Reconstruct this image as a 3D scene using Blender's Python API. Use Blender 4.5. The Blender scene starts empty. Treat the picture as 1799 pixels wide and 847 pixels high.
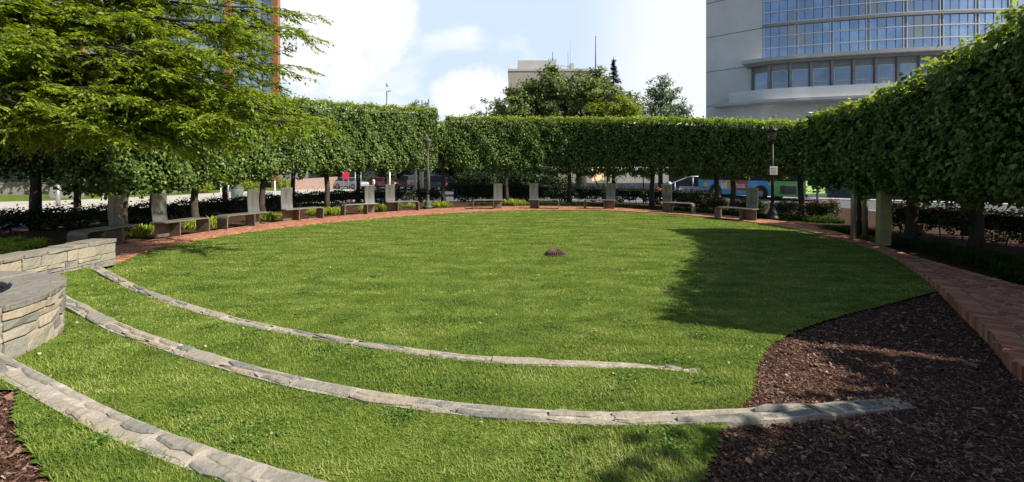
import bpy, math, random
import numpy as np
from mathutils import Vector, Matrix
R = math.radians
random.seed(7); rng = np.random.default_rng(11)
scene = bpy.context.scene
COL = scene.collection

# ---------------------------------------------------------------- camera
F, YH, CXP, CAMZ = 800.0, 299.0, 899.5, 1.9
cd = bpy.data.cameras.new("camera"); cam = bpy.data.objects.new("camera", cd); COL.objects.link(cam)
cam.location = (0, 0, CAMZ); cam.rotation_euler = (R(90), 0, 0)
cd.sensor_width = 36; cd.lens = 36 * F / 1799.0
cd.shift_y = -(423.5 - YH) / 1799.0
cd.clip_start = 0.05; cd.clip_end = 2000
scene.camera = cam

# ---------------------------------------------------------------- sky, sun, exposure
SUN_EL = R(42); SUN_DIR = Vector((0.94, -0.34, 0)).normalized()
to_sun = Vector((SUN_DIR.x * math.cos(SUN_EL), SUN_DIR.y * math.cos(SUN_EL), math.sin(SUN_EL)))
world = bpy.data.worlds.new("World"); scene.world = world; world.use_nodes = True
nt = world.node_tree; nt.nodes.clear()
def wn(t): return nt.nodes.new(t)
sky = wn('ShaderNodeTexSky'); sky.sky_type = 'NISHITA'; sky.sun_disc = False
sky.sun_elevation = SUN_EL; sky.sun_rotation = math.atan2(SUN_DIR.x, SUN_DIR.y)
sky.air_density = 1.0; sky.dust_density = 1.2; sky.ozone_density = 1.2
bg1 = wn('ShaderNodeBackground'); bg1.inputs[1].default_value = 0.085
nt.links.new(sky.outputs[0], bg1.inputs[0])
bg2 = wn('ShaderNodeBackground'); bg2.inputs[0].default_value = (0.95, 0.98, 1.0, 1); bg2.inputs[1].default_value = 0.9
tc = wn('ShaderNodeTexCoord'); mp = wn('ShaderNodeMapping'); mp.inputs['Scale'].default_value = (1.0, 1.0, 2.4)
nt.links.new(tc.outputs['Generated'], mp.inputs[0])
no = wn('ShaderNodeTexNoise'); no.inputs['Scale'].default_value = 2.1; no.inputs['Detail'].default_value = 6; no.inputs['Roughness'].default_value = 0.5
nt.links.new(mp.outputs[0], no.inputs['Vector'])
cr = wn('ShaderNodeValToRGB'); cr.color_ramp.elements[0].position = 0.47; cr.color_ramp.elements[1].position = 0.55
nt.links.new(no.outputs[0], cr.inputs[0])
# thin bright cloud veil over the northern half of the sky, clearer blue behind and overhead
def wm(op, a=None, b=None, c=None):
    n = wn('ShaderNodeMath'); n.operation = op
    for i, v in enumerate((a, b, c)):
        if v is None: continue
        if hasattr(v, 'links'): nt.links.new(v, n.inputs[i])
        else: n.inputs[i].default_value = v
    return n.outputs[0]
def wrange(v, a, b, c=0., d=1.):
    n = wn('ShaderNodeMapRange'); n.interpolation_type = 'SMOOTHSTEP'; nt.links.new(v, n.inputs[0])
    for i, q in enumerate((a, b, c, d)): n.inputs[i + 1].default_value = q
    return n.outputs[0]
sx = wn('ShaderNodeSeparateXYZ'); nt.links.new(tc.outputs['Generated'], sx.inputs[0])
veil = wm('MULTIPLY', wrange(sx.outputs[1], -.1, .6), wrange(sx.outputs[2], .34, .48, 1., 0.))
n2 = wn('ShaderNodeTexNoise'); n2.inputs['Scale'].default_value = 7; n2.inputs['Detail'].default_value = 6; n2.inputs['Roughness'].default_value = .55; nt.links.new(tc.outputs['Generated'], n2.inputs['Vector'])
cl = wrange(no.outputs[0], .56, .68)
for (v, rad) in (((-.34, .89, .34), .12), ((-.27, .90, .29), .07), ((-.40, .89, .225), .07), ((-.34, .91, .205), .045), ((-.12, .98, .145), .06), ((-.04, .99, .15), .075)):
    d = wn('ShaderNodeVectorMath'); d.operation = 'DISTANCE'; nt.links.new(tc.outputs['Generated'], d.inputs[0]); d.inputs[1].default_value = Vector(v).normalized()
    dd = wm('MULTIPLY_ADD', n2.outputs[0], .34, d.outputs['Value'])
    cl = wm('MAXIMUM', cl, wrange(dd, rad + .20, rad + .14))
cl = wm('MAXIMUM', cl, wrange(sx.outputs[0], .12, .30, 0., .85))
cl = wm('MAXIMUM', cl, wrange(sx.outputs[2], .0, .2, .75, 0.))
mc = wn('ShaderNodeMix'); mc.data_type = 'RGBA'; nt.links.new(cl, mc.inputs[0]); mc.inputs[6].default_value = (.50, .60, .74, 1); mc.inputs[7].default_value = (.74, .75, .76, 1)
nt.links.new(mc.outputs[2], bg2.inputs[0]); bg2.inputs[1].default_value = 1.0
ms = wn('ShaderNodeMixShader'); wo = wn('ShaderNodeOutputWorld')
nt.links.new(wm('MULTIPLY', veil, .92), ms.inputs[0]); nt.links.new(bg1.outputs[0], ms.inputs[1]); nt.links.new(bg2.outputs[0], ms.inputs[2])
nt.links.new(ms.outputs[0], wo.inputs[0])

sl = bpy.data.lights.new("sun", 'SUN'); so = bpy.data.objects.new("sun", sl); COL.objects.link(so)
sl.energy = 5.0; sl.angle = R(0.6); sl.color = (1.0, 0.93, 0.80)
so.rotation_euler = to_sun.to_track_quat('Z', 'Y').to_euler(); so.location = (30, -10, 30)

vs = scene.view_settings
scene.display_settings.display_device = 'sRGB'
vs.view_transform = 'Standard'; vs.look = 'None'; vs.gamma = 1; vs.use_curve_mapping = False
vs.exposure = 0.55
scene.cycles.max_bounces = 6; scene.cycles.diffuse_bounces = 3; scene.cycles.glossy_bounces = 3
scene.cycles.transmission_bounces = 4; scene.cycles.transparent_max_bounces = 6
scene.cycles.use_denoising = True
scene.cycles.caustics_reflective = False; scene.cycles.caustics_refractive = False
scene.cycles.sample_clamp_indirect = 4

# ---------------------------------------------------------------- measuring helpers
def W(px, py, z=0.0):
    d = (CAMZ - z) * F / (py - YH)
    return ((px - CXP) / F * d, d, z)
def LX(px, d): return (px - CXP) / F * d
def LZ(py, d): return CAMZ - (py - YH) * d / F
def S(t):
    t = np.clip(t, 0, 1); return t * t * (3 - 2 * t)

# ---------------------------------------------------------------- materials
def mat(name, base=(.5, .5, .5), rough=.8, metal=0.0, spec=.4):
    m = bpy.data.materials.new(name); m.use_nodes = True
    b = m.node_tree.nodes['Principled BSDF']
    b.inputs['Base Color'].default_value = (*base, 1); b.inputs['Roughness'].default_value = rough
    b.inputs['Metallic'].default_value = metal; b.inputs['Specular IOR Level'].default_value = spec
    return m
def ramp(N, cols):
    r = N.new('ShaderNodeValToRGB'); e = r.color_ramp.elements
    while len(e) < len(cols): e.new(0.5)
    for i, (p, c) in enumerate(cols): e[i].position = p; e[i].color = (*c, 1)
    return r
def noisy(name, cols, scale=5, rough=.85, detail=6, bump=0.0, bscale=None, metal=0.0, spec=.3, coords='Object', isl=0.0, aniso=None, bdist=0.02):
    """colour from noise, optionally mixed with random-per-island value, with bump"""
    m = mat(name, cols[0][1], rough, metal, spec); T = m.node_tree; N = T.nodes; L = T.links
    b = N['Principled BSDF']
    tcn = N.new('ShaderNodeTexCoord'); mpn = N.new('ShaderNodeMapping')
    if aniso: mpn.inputs['Scale'].default_value = aniso
    L.new(tcn.outputs[coords], mpn.inputs[0])
    n = N.new('ShaderNodeTexNoise'); n.inputs['Scale'].default_value = scale; n.inputs['Detail'].default_value = detail; n.inputs['Roughness'].default_value = .62
    L.new(mpn.outputs[0], n.inputs['Vector'])
    r = ramp(N, cols)
    if isl > 0:
        g = N.new('ShaderNodeNewGeometry'); a = N.new('ShaderNodeMix'); a.data_type = 'FLOAT'
        a.inputs[0].default_value = isl; L.new(n.outputs[0], a.inputs[2]); L.new(g.outputs['Random Per Island'], a.inputs[3])
        L.new(a.outputs[0], r.inputs[0])
    else: L.new(n.outputs[0], r.inputs[0])
    L.new(r.outputs[0], b.inputs['Base Color'])
    if bump > 0:
        n2 = N.new('ShaderNodeTexNoise'); n2.inputs['Scale'].default_value = bscale or scale * 4; n2.inputs['Detail'].default_value = 5
        L.new(mpn.outputs[0], n2.inputs['Vector'])
        bp = N.new('ShaderNodeBump'); bp.inputs['Strength'].default_value = bump; bp.inputs['Distance'].default_value = bdist
        L.new(n2.outputs[0], bp.inputs['Height']); L.new(bp.outputs[0], b.inputs['Normal'])
    return m
def leafmat(name, cols, trans=.35, rough=.45, spec=.35, patch=0.0, pscale=.6, an=None):
    m = bpy.data.materials.new(name); m.use_nodes = True; T = m.node_tree; N = T.nodes; L = T.links
    b = N['Principled BSDF']; b.inputs['Roughness'].default_value = rough; b.inputs['Specular IOR Level'].default_value = spec
    g = N.new('ShaderNodeNewGeometry'); r = ramp(N, cols)
    if patch > 0:
        tcn = N.new('ShaderNodeTexCoord'); n = N.new('ShaderNodeTexNoise'); n.inputs['Scale'].default_value = pscale; n.inputs['Detail'].default_value = 4
        mpn = N.new('ShaderNodeMapping'); mpn.inputs['Scale'].default_value = an or (1, 1, 1); mpn.inputs['Rotation'].default_value = (0, 0, .18); L.new(tcn.outputs['Object'], mpn.inputs[0]); L.new(mpn.outputs[0], n.inputs['Vector']); n.inputs['Roughness'].default_value = .7
        st = N.new('ShaderNodeMapRange'); st.inputs[1].default_value = .34; st.inputs[2].default_value = .66; L.new(n.outputs[0], st.inputs[0])
        a = N.new('ShaderNodeMix'); a.data_type = 'FLOAT'; a.inputs[0].default_value = patch
        L.new(g.outputs['Random Per Island'], a.inputs[2]); L.new(st.outputs[0], a.inputs[3]); L.new(a.outputs[0], r.inputs[0])
    else: L.new(g.outputs['Random Per Island'], r.inputs[0])
    L.new(r.outputs[0], b.inputs['Base Color'])
    t = N.new('ShaderNodeBsdfTranslucent')
    hs = N.new('ShaderNodeHueSaturation'); hs.inputs['Saturation'].default_value = 1.1; hs.inputs['Value'].default_value = 1.5; hs.inputs['Hue'].default_value = .485
    L.new(r.outputs[0], hs.inputs['Color']); L.new(hs.outputs[0], t.inputs[0])
    mxs = N.new('ShaderNodeMixShader'); mxs.inputs[0].default_value = trans
    L.new(b.outputs[0], mxs.inputs[1]); L.new(t.outputs[0], mxs.inputs[2]); L.new(mxs.outputs[0], N['Material Output'].inputs[0])
    return m
M = {}
M['leaf_hedge'] = leafmat('hedge_leaf', [(0, (.035, .07, .014)), (.4, (.09, .155, .03)), (.85, (.17, .25, .06)), (1, (.30, .37, .16))], .32, .5, .15)
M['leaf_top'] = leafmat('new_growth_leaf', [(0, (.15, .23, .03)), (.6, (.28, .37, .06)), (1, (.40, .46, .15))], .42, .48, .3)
M['leaf_core'] = mat('hedge_inner_shade', (.012, .022, .008), .95, spec=.05)  # near-black green carries the shade inside the crowns
M['leaf_big'] = leafmat('elm_leaf', [(0, (.10, .155, .014)), (.5, (.21, .29, .026)), (1, (.34, .42, .06))], .5, .45, .35)
M['leaf_maple'] = leafmat('maple_leaf', [(0, (.08, .12, .03)), (.6, (.155, .205, .055)), (1, (.24, .29, .09))], .3, .5, .2)
M['leaf_pale'] = leafmat('pale_tree_leaf', [(0, (.09, .14, .06)), (1, (.16, .22, .10))], .3, .5, .3)
M['leaf_yellow'] = leafmat('yellow_green_leaf', [(0, (.14, .2, .02)), (1, (.26, .32, .04))], .4, .5, .3)
M['leaf_spruce'] = leafmat('spruce_needles', [(0, (.03, .05, .03)), (1, (.05, .075, .05))], .05, .7, .1)
M['leaf_box'] = leafmat('box_leaf', [(0, (.010, .02, .008)), (.7, (.02, .035, .012)), (1, (.04, .055, .02))], .1, .5, .3)
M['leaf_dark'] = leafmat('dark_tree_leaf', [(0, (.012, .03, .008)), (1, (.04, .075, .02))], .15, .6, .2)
M['leaf_bush'] = leafmat('bush_leaf', [(0, (.02, .04, .012)), (.75, (.05, .08, .02)), (1, (.10, .12, .03))], .2, .5, .3)
M['leaf_red'] = leafmat('red_bush_leaf', [(0, (.12, .09, .02)), (.6, (.20, .10, .03)), (1, (.24, .05, .03))], .25, .5, .3)
M['leaf_lily'] = leafmat('daylily_leaf', [(0, (.20, .28, .02)), (.6, (.34, .44, .05)), (1, (.46, .54, .10))], .35, .45, .3)
M['leaf_lirio'] = leafmat('lilyturf_leaf', [(0, (.02, .05, .01)), (1, (.06, .11, .02))], .25, .6, .1)
M['blade'] = leafmat('grass_blade', [(0, (.04, .09, .013)), (.35, (.13, .20, .035)), (.7, (.27, .34, .065)), (1, (.52, .52, .24))], .3, .55, .15, patch=.6, pscale=1.5, an=(.6, 1.7, 1))
M['bark'] = noisy('bark', [(.3, (.035, .028, .022)), (.7, (.085, .07, .055))], 14, .95, bump=.6, bscale=30, aniso=(1, 1, .25))
M['bark_dark'] = noisy('dark_bark', [(.3, (.02, .016, .013)), (.7, (.05, .042, .035))], 14, .95, bump=.6, bscale=30, aniso=(1, 1, .25))
M['lawn'] = noisy('lawn_turf', [(.3, (.05, .09, .015)), (.55, (.12, .17, .03)), (.75, (.21, .26, .06))], 2.2, .95, detail=10, bump=.6, bscale=40, spec=.05)
M['mulch'] = noisy('mulch_soil', [(.3, (.028, .015, .010)), (.55, (.07, .037, .025)), (.8, (.14, .08, .055))], 28, .95, detail=8, bump=1.0, bscale=60, spec=.1)
M['chips'] = noisy('bark_chips', [(.0, (.035, .018, .012)), (.5, (.13, .066, .045)), (.85, (.26, .15, .105)), (1, (.5, .37, .3))], 20, .85, isl=.9, spec=.2)
M['soil'] = noisy('bed_soil', [(.3, (.03, .018, .012)), (.7, (.09, .05, .035))], 20, .95, bump=.8, bscale=50, spec=.1)
M['earth'] = noisy('city_ground', [(.3, (.10, .10, .09)), (.7, (.16, .155, .14))], .3, .9)
M['asphalt'] = noisy('asphalt', [(.3, (.09, .095, .105)), (.7, (.13, .135, .145))], 3, .85, bump=.2, bscale=60)
M['concrete'] = noisy('pavement_concrete', [(.3, (.42, .39, .34)), (.7, (.52, .49, .43))], 2, .85, bump=.1)
M['white'] = mat('white_paint', (.75, .75, .72), .6)
M['brick'] = noisy('paving_brick', [(0, (.22, .085, .045)), (.35, (.40, .155, .085)), (.7, (.50, .22, .13)), (1, (.58, .34, .24))], 9, .85, isl=.75, bump=.25, bscale=80, bdist=.004)
M['mortar'] = noisy('mortar', [(.3, (.42, .36, .30)), (.7, (.60, .53, .46))], 20, .95, bump=.3)
M['seam'] = noisy('seam_mortar', [(.3, (.22, .16, .12)), (.7, (.34, .26, .2))], 20, .95)
M['trim'] = noisy('grey_trim', [(.3, (.24, .24, .245)), (.7, (.31, .31, .315))], 1, .7)
M['wmortar'] = noisy('white_mortar', [(.3, (.27, .235, .19)), (.62, (.44, .39, .33)), (.75, (.72, .69, .64))], 9, .95, bump=.5, bscale=40)
M['stone'] = noisy('field_stone', [(0, (.13, .13, .12)), (.3, (.22, .215, .19)), (.55, (.31, .28, .225)), (.8, (.38, .32, .235)), (1, (.46, .42, .35))], 11, .9, isl=.6, bump=.9, bscale=18, bdist=.02)
M['capstone'] = noisy('cap_stone', [(0, (.09, .088, .082)), (.4, (.19, .178, .155)), (.75, (.28, .25, .205)), (1, (.38, .32, .24))], 8, .9, isl=.4, bump=1.0, bscale=16, bdist=.03)
M['zinc'] = noisy('weathered_metal', [(.25, (.12, .115, .10)), (.5, (.20, .195, .18)), (.75, (.28, .27, .25))], 9, .38, metal=.55, bump=.05, spec=.5, aniso=(1, 1, .3))
M['seat'] = noisy('weathered_seat', [(.3, (.15, .13, .105)), (.7, (.27, .24, .205))], 9, .45, metal=.3)
M['zinc_leg'] = noisy('weathered_metal_leg', [(.25, (.13, .10, .075)), (.75, (.24, .19, .15))], 9, .5, metal=.3)
M['etch'] = mat('etched_dark', (.10, .10, .09), .7)
M['bronze'] = noisy('bronze', [(.3, (.28, .25, .15)), (.7, (.42, .38, .25))], 6, .35, metal=.35, spec=.5)
M['slab'] = noisy('bronze_slab', [(.3, (.22, .22, .09)), (.7, (.33, .32, .15))], 4, .5, metal=.3)
M['iron'] = noisy('painted_iron', [(.3, (.012, .014, .014)), (.7, (.026, .028, .028))], 10, .5, metal=.2)
M['greyiron'] = noisy('grey_painted_iron', [(.3, (.06, .065, .06)), (.7, (.10, .10, .095))], 10, .6, metal=.1)
M['rust'] = noisy('rusty_iron', [(.3, (.10, .055, .04)), (.7, (.2, .12, .09))], 16, .8, metal=.2)
M['black'] = mat('black', (.008, .008, .008), .6)
M['rubber'] = mat('rubber', (.02, .02, .02), .8)
M['steel'] = mat('galvanised_steel', (.38, .4, .42), .45, .6)
M['lampglass'] = mat('lamp_glass', (.12, .11, .08), .25)
M['sign'] = mat('sign_white', (.5, .48, .45), .5)
M['signink'] = mat('sign_ink', (.30, .12, .10), .6)
M['signdark'] = mat('sign_dark_ink', (.08, .08, .08), .6)
M['bconc'] = noisy('precast_concrete', [(.3, (.68, .665, .65)), (.7, (.78, .765, .75))], .6, .85, bump=.05, bscale=8)
M['bconc2'] = noisy('precast_trim', [(.3, (.45, .44, .435)), (.7, (.53, .52, .51))], 1, .8)
M['granite'] = noisy('dark_granite', [(.3, (.05, .052, .058)), (.7, (.085, .088, .095))], 2, .5)
def glass(name, c1, c2, rough=.06, metal=.85, isl=.4):
    m = noisy(name, [(.3, c1), (.7, c2)], .35, rough, metal=metal, isl=isl, bump=.04, bscale=.8, bdist=.3); return m
M['bglass'] = noisy('curtain_glass', [(.36, (.40, .38, .35)), (.46, (.30, .37, .48)), (.62, (.44, .53, .66)), (.75, (.58, .64, .72))], .22, .06, metal=.85, isl=.12, bump=.04, bscale=.8, bdist=.3)  # tan and blue patches painted in as reflections of buildings and sky
M['wglass'] = glass('window_glass', (.10, .14, .20), (.3, .34, .40))
M['mullion'] = mat('white_aluminium', (.6, .62, .66), .4, .3)
M['dmull'] = mat('dark_joint', (.10, .13, .18), .5)
M['tglass'] = glass('pale_glass', (.38, .47, .48), (.6, .68, .68), .1, .6)
M['copper'] = noisy('copper_cladding', [(.3, (.28, .11, .06)), (.7, (.40, .18, .10))], 1.2, .5, metal=.2)
M['beige'] = noisy('beige_concrete', [(.3, (.36, .32, .28)), (.7, (.42, .38, .335))], .5, .9)
M['pent'] = noisy('penthouse_panel', [(.3, (.45, .44, .42)), (.7, (.52, .51, .49))], .5, .9)
M['tan'] = noisy('sunlit_wing_precast', [(.3, (.55, .36, .2)), (.7, (.62, .42, .25))], .5, .9)  # warm sunlight on the beige building's wing is put into this orange tone
M['rwall'] = noisy('pink_brick_wall', [(.3, (.30, .2, .165)), (.7, (.37, .26, .215))], 4, .9, bump=.3)
M['carglass'] = mat('car_glass', (.02, .025, .03), .3, 0, .2)
def paint(n, c): 
    m = mat(n, c, .28, .25, .6); m.node_tree.nodes['Principled BSDF'].inputs['Coat Weight'].default_value = .6; return m
M['p_silver'] = paint('silver_paint', (.42, .46, .5)); M['p_red'] = paint('red_paint', (.22, .02, .02)); M['p_black'] = paint('black_paint', (.03, .035, .04))
M['lightlens'] = mat('lamp_lens', (.8, .82, .85), .15, .3); M['redlens'] = mat('red_lens', (.4, .02, .02), .2)
M['bblue'] = paint('bus_blue', (.08, .42, .82)); M['bgreen'] = paint('bus_green', (.13, .48, .11)); M['blime'] = paint('bus_lime', (.42, .72, .22))
M['borange'] = paint('bus_orange', (.72, .42, .15)); M['bred'] = paint('bus_red', (.5, .06, .08)); M['bwhite'] = paint('bus_white', (.75, .76, .74)); M['byellow'] = paint('bus_yellow', (.75, .6, .08))
M['orange'] = mat('orange_plastic', (.75, .16, .06), .5)
M['tcan'] = mat('green_can', (.16, .22, .2), .5)
M['redsign'] = mat('red_banner', (.55, .04, .08), .6)

# ---------------------------------------------------------------- object helpers
def prop(o, label=None, cat=None, group=None, kind=None):
    if label: o['label'] = label
    if cat: o['category'] = cat
    if group: o['group'] = group
    if kind: o['kind'] = kind
    return o
def empty(name, loc, rz=0, label=None, cat=None, group=None):
    o = bpy.data.objects.new(name, None); COL.objects.link(o); o.empty_display_size = .2
    o.location = loc; o.rotation_euler = (0, 0, rz); return prop(o, label, cat, group)
def quads(name, V, mats, parent=None, idx=None, smooth=False, n=4):
    """V: (N*n,3) array, each consecutive n verts one face"""
    V = np.asarray(V, dtype=np.float32).reshape(-1, 3); nf = len(V) // n
    me = bpy.data.meshes.new(name); me.vertices.add(len(V)); me.vertices.foreach_set('co', V.ravel())
    me.loops.add(nf * n); me.loops.foreach_set('vertex_index', np.arange(nf * n, dtype=np.int32))
    me.polygons.add(nf); me.polygons.foreach_set('loop_start', np.arange(0, nf * n, n, dtype=np.int32))
    for m in mats: me.materials.append(m)
    if idx is not None: me.polygons.foreach_set('material_index', np.asarray(idx, dtype=np.int32))
    me.update(calc_edges=True); me.validate()
    o = bpy.data.objects.new(name, me); COL.objects.link(o)
    if parent: o.parent = parent
    return o
class MB:
    def __init__(s): s.v = []; s.f = []; s.m = []; s.sm = []
    def add(s, vs, fs, mi=0, smooth=False):
        b = len(s.v); s.v += [tuple(v) for v in vs]; s.f += [tuple(b + i for i in f) for f in fs]; s.m += [mi] * len(fs); s.sm += [smooth] * len(fs); return s
    def box(s, x0, x1, y0, y1, z0, z1, mi=0, jit=0.0, T=None):
        vs = [Vector((x, y, z)) for z in (z0, z1) for y in (y0, y1) for x in (x0, x1)]
        if jit: vs = [v + Vector((random.uniform(-jit, jit), random.uniform(-jit, jit), random.uniform(-jit, jit) * .6)) for v in vs]
        if T is not None: vs = [T @ v for v in vs]
        return s.add(vs, [(0, 2, 3, 1), (4, 5, 7, 6), (0, 1, 5, 4), (2, 6, 7, 3), (0, 4, 6, 2), (1, 3, 7, 5)], mi)
    def tube(s, pts, rad, n=8, mi=0, cap=True, smooth=True):
        pts = [Vector(p) for p in pts]; rad = rad if hasattr(rad, '__len__') else [rad] * len(pts)
        up = Vector((0, 0, 1)); vs = []; px = None
        for i, p in enumerate(pts):
            t = (pts[min(i + 1, len(pts) - 1)] - pts[max(i - 1, 0)]).normalized()
            if px is None: px = t.cross(up if abs(t.z) < .9 else Vector((1, 0, 0))).normalized()
            else: px = (px - t * px.dot(t)).normalized()
            py = t.cross(px)
            for k in range(n):
                a = 2 * math.pi * k / n; vs.append(p + (px * math.cos(a) + py * math.sin(a)) * rad[i])
        fs = [(i * n + k, i * n + (k + 1) % n, (i + 1) * n + (k + 1) % n, (i + 1) * n + k) for i in range(len(pts) - 1) for k in range(n)]
        s.add(vs, fs, mi, smooth)
        if cap:
            b = len(s.v) - len(vs)
            for base, rev in ((b, False), (b + (len(pts) - 1) * n, True)):
                f = [base + k for k in range(n)]; s.f.append(tuple(f if rev else f[::-1])); s.m.append(mi); s.sm.append(False)
        return s
    def lathe(s, prof, c=(0, 0, 0), n=16, mi=0, smooth=True):
        vs = [(c[0] + r * math.cos(2 * math.pi * k / n), c[1] + r * math.sin(2 * math.pi * k / n), c[2] + z) for r, z in prof for k in range(n)]
        fs = [(i * n + k, i * n + (k + 1) % n, (i + 1) * n + (k + 1) % n, (i + 1) * n + k) for i in range(len(prof) - 1) for k in range(n)]
        return s.add(vs, fs, mi, smooth)
    def build(s, name, mats, parent=None, bevel=0):
        if not isinstance(mats, (list, tuple)): mats = [mats]
        me = bpy.data.meshes.new(name); me.from_pydata(s.v, [], s.f)
        for m in mats: me.materials.append(m)
        me.polygons.foreach_set('material_index', s.m); me.polygons.foreach_set('use_smooth', s.sm); me.update()
        o = bpy.data.objects.new(name, me); COL.objects.link(o)
        if parent: o.parent = parent
        if bevel:
            bv = o.modifiers.new('bevel', 'BEVEL'); bv.width = bevel; bv.segments = 2; bv.limit_method = 'ANGLE'
        return o
def copytree(o, parent=None):
    c = o.copy(); COL.objects.link(c)
    if parent: c.parent = parent
    for ch in list(o.children): copytree(ch, c)
    return c
def poly_sheet(name, pts, z, m, kind='structure'):
    me = bpy.data.meshes.new(name); me.from_pydata([(p[0], p[1], z) for p in pts], [], [tuple(range(len(pts)))])
    me.materials.append(m); me.update(); o = bpy.data.objects.new(name, me); COL.objects.link(o)
    if me.polygons[0].normal.z < 0: me.flip_normals()
    return prop(o, kind=kind)
def spline(pts, n):
    """Catmull-Rom through pts, resampled to n evenly spaced points"""
    P = np.array(pts, float); P2 = np.vstack([2 * P[0] - P[1], P, 2 * P[-1] - P[-2]]); out = []
    for i in range(1, len(P2) - 2):
        for t in np.linspace(0, 1, 24, endpoint=False):
            a, b, c, d = P2[i - 1], P2[i], P2[i + 1], P2[i + 2]
            out.append(.5 * (2 * b + (c - a) * t + (2 * a - 5 * b + 4 * c - d) * t * t + (3 * b - 3 * c + d - a) * t ** 3))
    out.append(P[-1]); out = np.array(out)
    L = np.r_[0, np.cumsum(np.linalg.norm(np.diff(out[:, :2], axis=0), axis=1))]
    s = np.linspace(0, L[-1], n)
    return np.stack([np.interp(s, L, out[:, k]) for k in range(out.shape[1])], 1)
def pip(poly, x, y):
    poly = np.asarray(poly)[:, :2]; ins = np.zeros(len(x), bool); j = len(poly) - 1
    for i in range(len(poly)):
        xi, yi = poly[i]; xj, yj = poly[j]
        c = ((yi > y) != (yj > y)) & (x < (xj - xi) * (y - yi) / (yj - yi + 1e-12) + xi)
        ins ^= c; j = i
    return ins
def leaf_quads(P, Nrm, size, droop=.5, wid=.42, fold=.12, rnd=.6):
    """kite-shaped folded leaves hanging from points P with face normals about Nrm"""
    n = len(P); Nn = Nrm + rng.normal(0, rnd, (n, 3)); Nn /= np.linalg.norm(Nn, axis=1)[:, None] + 1e-9
    d = rng.normal(0, .6, (n, 3)); d[:, 2] -= droop
    d -= Nn * np.sum(d * Nn, 1)[:, None]; d /= np.linalg.norm(d, axis=1)[:, None] + 1e-9
    s = np.cross(Nn, d); L = (size * rng.uniform(.65, 1.25, n))[:, None]
    a = P; b = P + d * L * .42 + s * L * wid + Nn * L * fold; c = P + d * L; e = P + d * L * .42 - s * L * wid + Nn * L * fold
    return np.stack([a, b, c, e], 1).reshape(-1, 3)

# ================================================================= TERRAIN
C0 = np.array([0.4, 12.5])
curb1_px = [(165, 467), (230, 501), (300, 527), (400, 557), (500, 579), (600, 597), (700, 611), (800, 624), (900, 632), (1000, 636), (1100, 639), (1180, 641), (1232, 642)]
curb2_px = [(85, 521), (180, 561), (300, 606), (400, 637), (500, 663), (600, 684), (700, 701), (800, 713), (900, 723), (1000, 729), (1100, 731), (1200, 729), (1300, 725), (1400, 717), (1480, 709), (1590, 696)]
curb3_px = [(-120, 590), (0, 637), (60, 669), (130, 707), (200, 741), (300, 782), (400, 816), (500, 847), (640, 885), (800, 915), (1000, 930)]
def raw(pxs, z): return np.array([W(a, b, z)[:2] for a, b in pxs])
RC = []
for pxs, z in ((curb1_px, .13), (curb2_px, .25), (curb3_px, .37)):
    q = raw(pxs, z); dlt = q - C0; th = np.arctan2(dlt[:, 1], dlt[:, 0]); th = np.where(th > 0.6, th - 2 * np.pi, th)
    o = np.argsort(th); RC.append((th[o], np.linalg.norm(dlt, axis=1)[o]))
def H(x, y):
    x = np.asarray(x, float); y = np.asarray(y, float)
    dx = x - C0[0]; dy = y - C0[1]; r = np.hypot(dx, dy); th = np.arctan2(dy, dx); th = np.where(th > 0.6, th - 2 * np.pi, th)
    h = np.zeros_like(r)
    for k, (t, rr) in enumerate(RC):
        rk = np.interp(th, t, rr) + np.clip(t[0] - th, 0, 9) * 12
        w = .10 + 1.6 * S((x - (1.2, 1.8, 1.5)[k]) / 1.6)
        h = h + .12 * S((r - rk) / w + .5)
    fade = S((9.6 - y) / .7) * S((5.0 - x) / 3.2)
    und = .012 * np.sin(x * 1.3 + y * .7) + .01 * np.sin(y * 1.9 - x * .8) 
    return h * fade + und * np.clip((20 - y) / 20, 0, 1) * .6
def Wg(px, py):
    z = .1
    for _ in range(8):
        x, y, _z = W(px, py, z); z = float(H(x, y))
    return (x, y, z)

def Wc(px, py, zo):
    z = .2
    for _ in range(12):
        x, y, _z = W(px, py, z); v = np.array([x, y]) - C0; v /= np.linalg.norm(v); z = float(H(x + v[0] * .12, y + v[1] * .12)) + zo
    return (x, y, z)

inner_px = [(200, 462), (240, 447), (300, 430), (400, 412), (500, 399), (600, 388.5), (700, 380), (800, 373.5), (900, 369.5), (1000, 368.5), (1060, 369.5), (1160, 374.5), (1250, 382), (1350, 394), (1450, 413), (1550, 443)]
inner = [(-8.25, 7.2, 0)] + [W(a, b, .02) for a, b in inner_px] + [W(1600, 466, .07), W(1645, 497, .10), W(1682, 528, .12), W(1740, 580, .13), W(1799, 643, .13), (4.35, 3.3, .13), (3.9, 2.3, .13), (3.7, 1.0, .13)]
outer_px = [(200, 432), (250, 424), (300, 417), (400, 402), (500, 389), (600, 379), (700, 371), (800, 365), (900, 362.5), (1000, 363), (1100, 366), (1200, 372), (1300, 381), (1400, 392), (1450, 402), (1545, 431)]
outer = [(-10.6, 7.6, 0)] + [W(a, b, .02) for a, b in outer_px] + [W(1600, 446, .07), W(1700, 475, .1), W(1799, 503, .12), (7.4, 5.2, .13), (6.6, 3.6, .13), (6.1, 2.3, .13), (5.9, 1.0, .13)]
NI = 420
IN = spline([p[:2] for p in inner], NI); OU = spline([p[:2] for p in outer], NI)
def zpath(x, y): return .022 + .105 * S((11.5 - np.asarray(y, float)) / 6.0) * (np.asarray(x) > 0)

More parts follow.
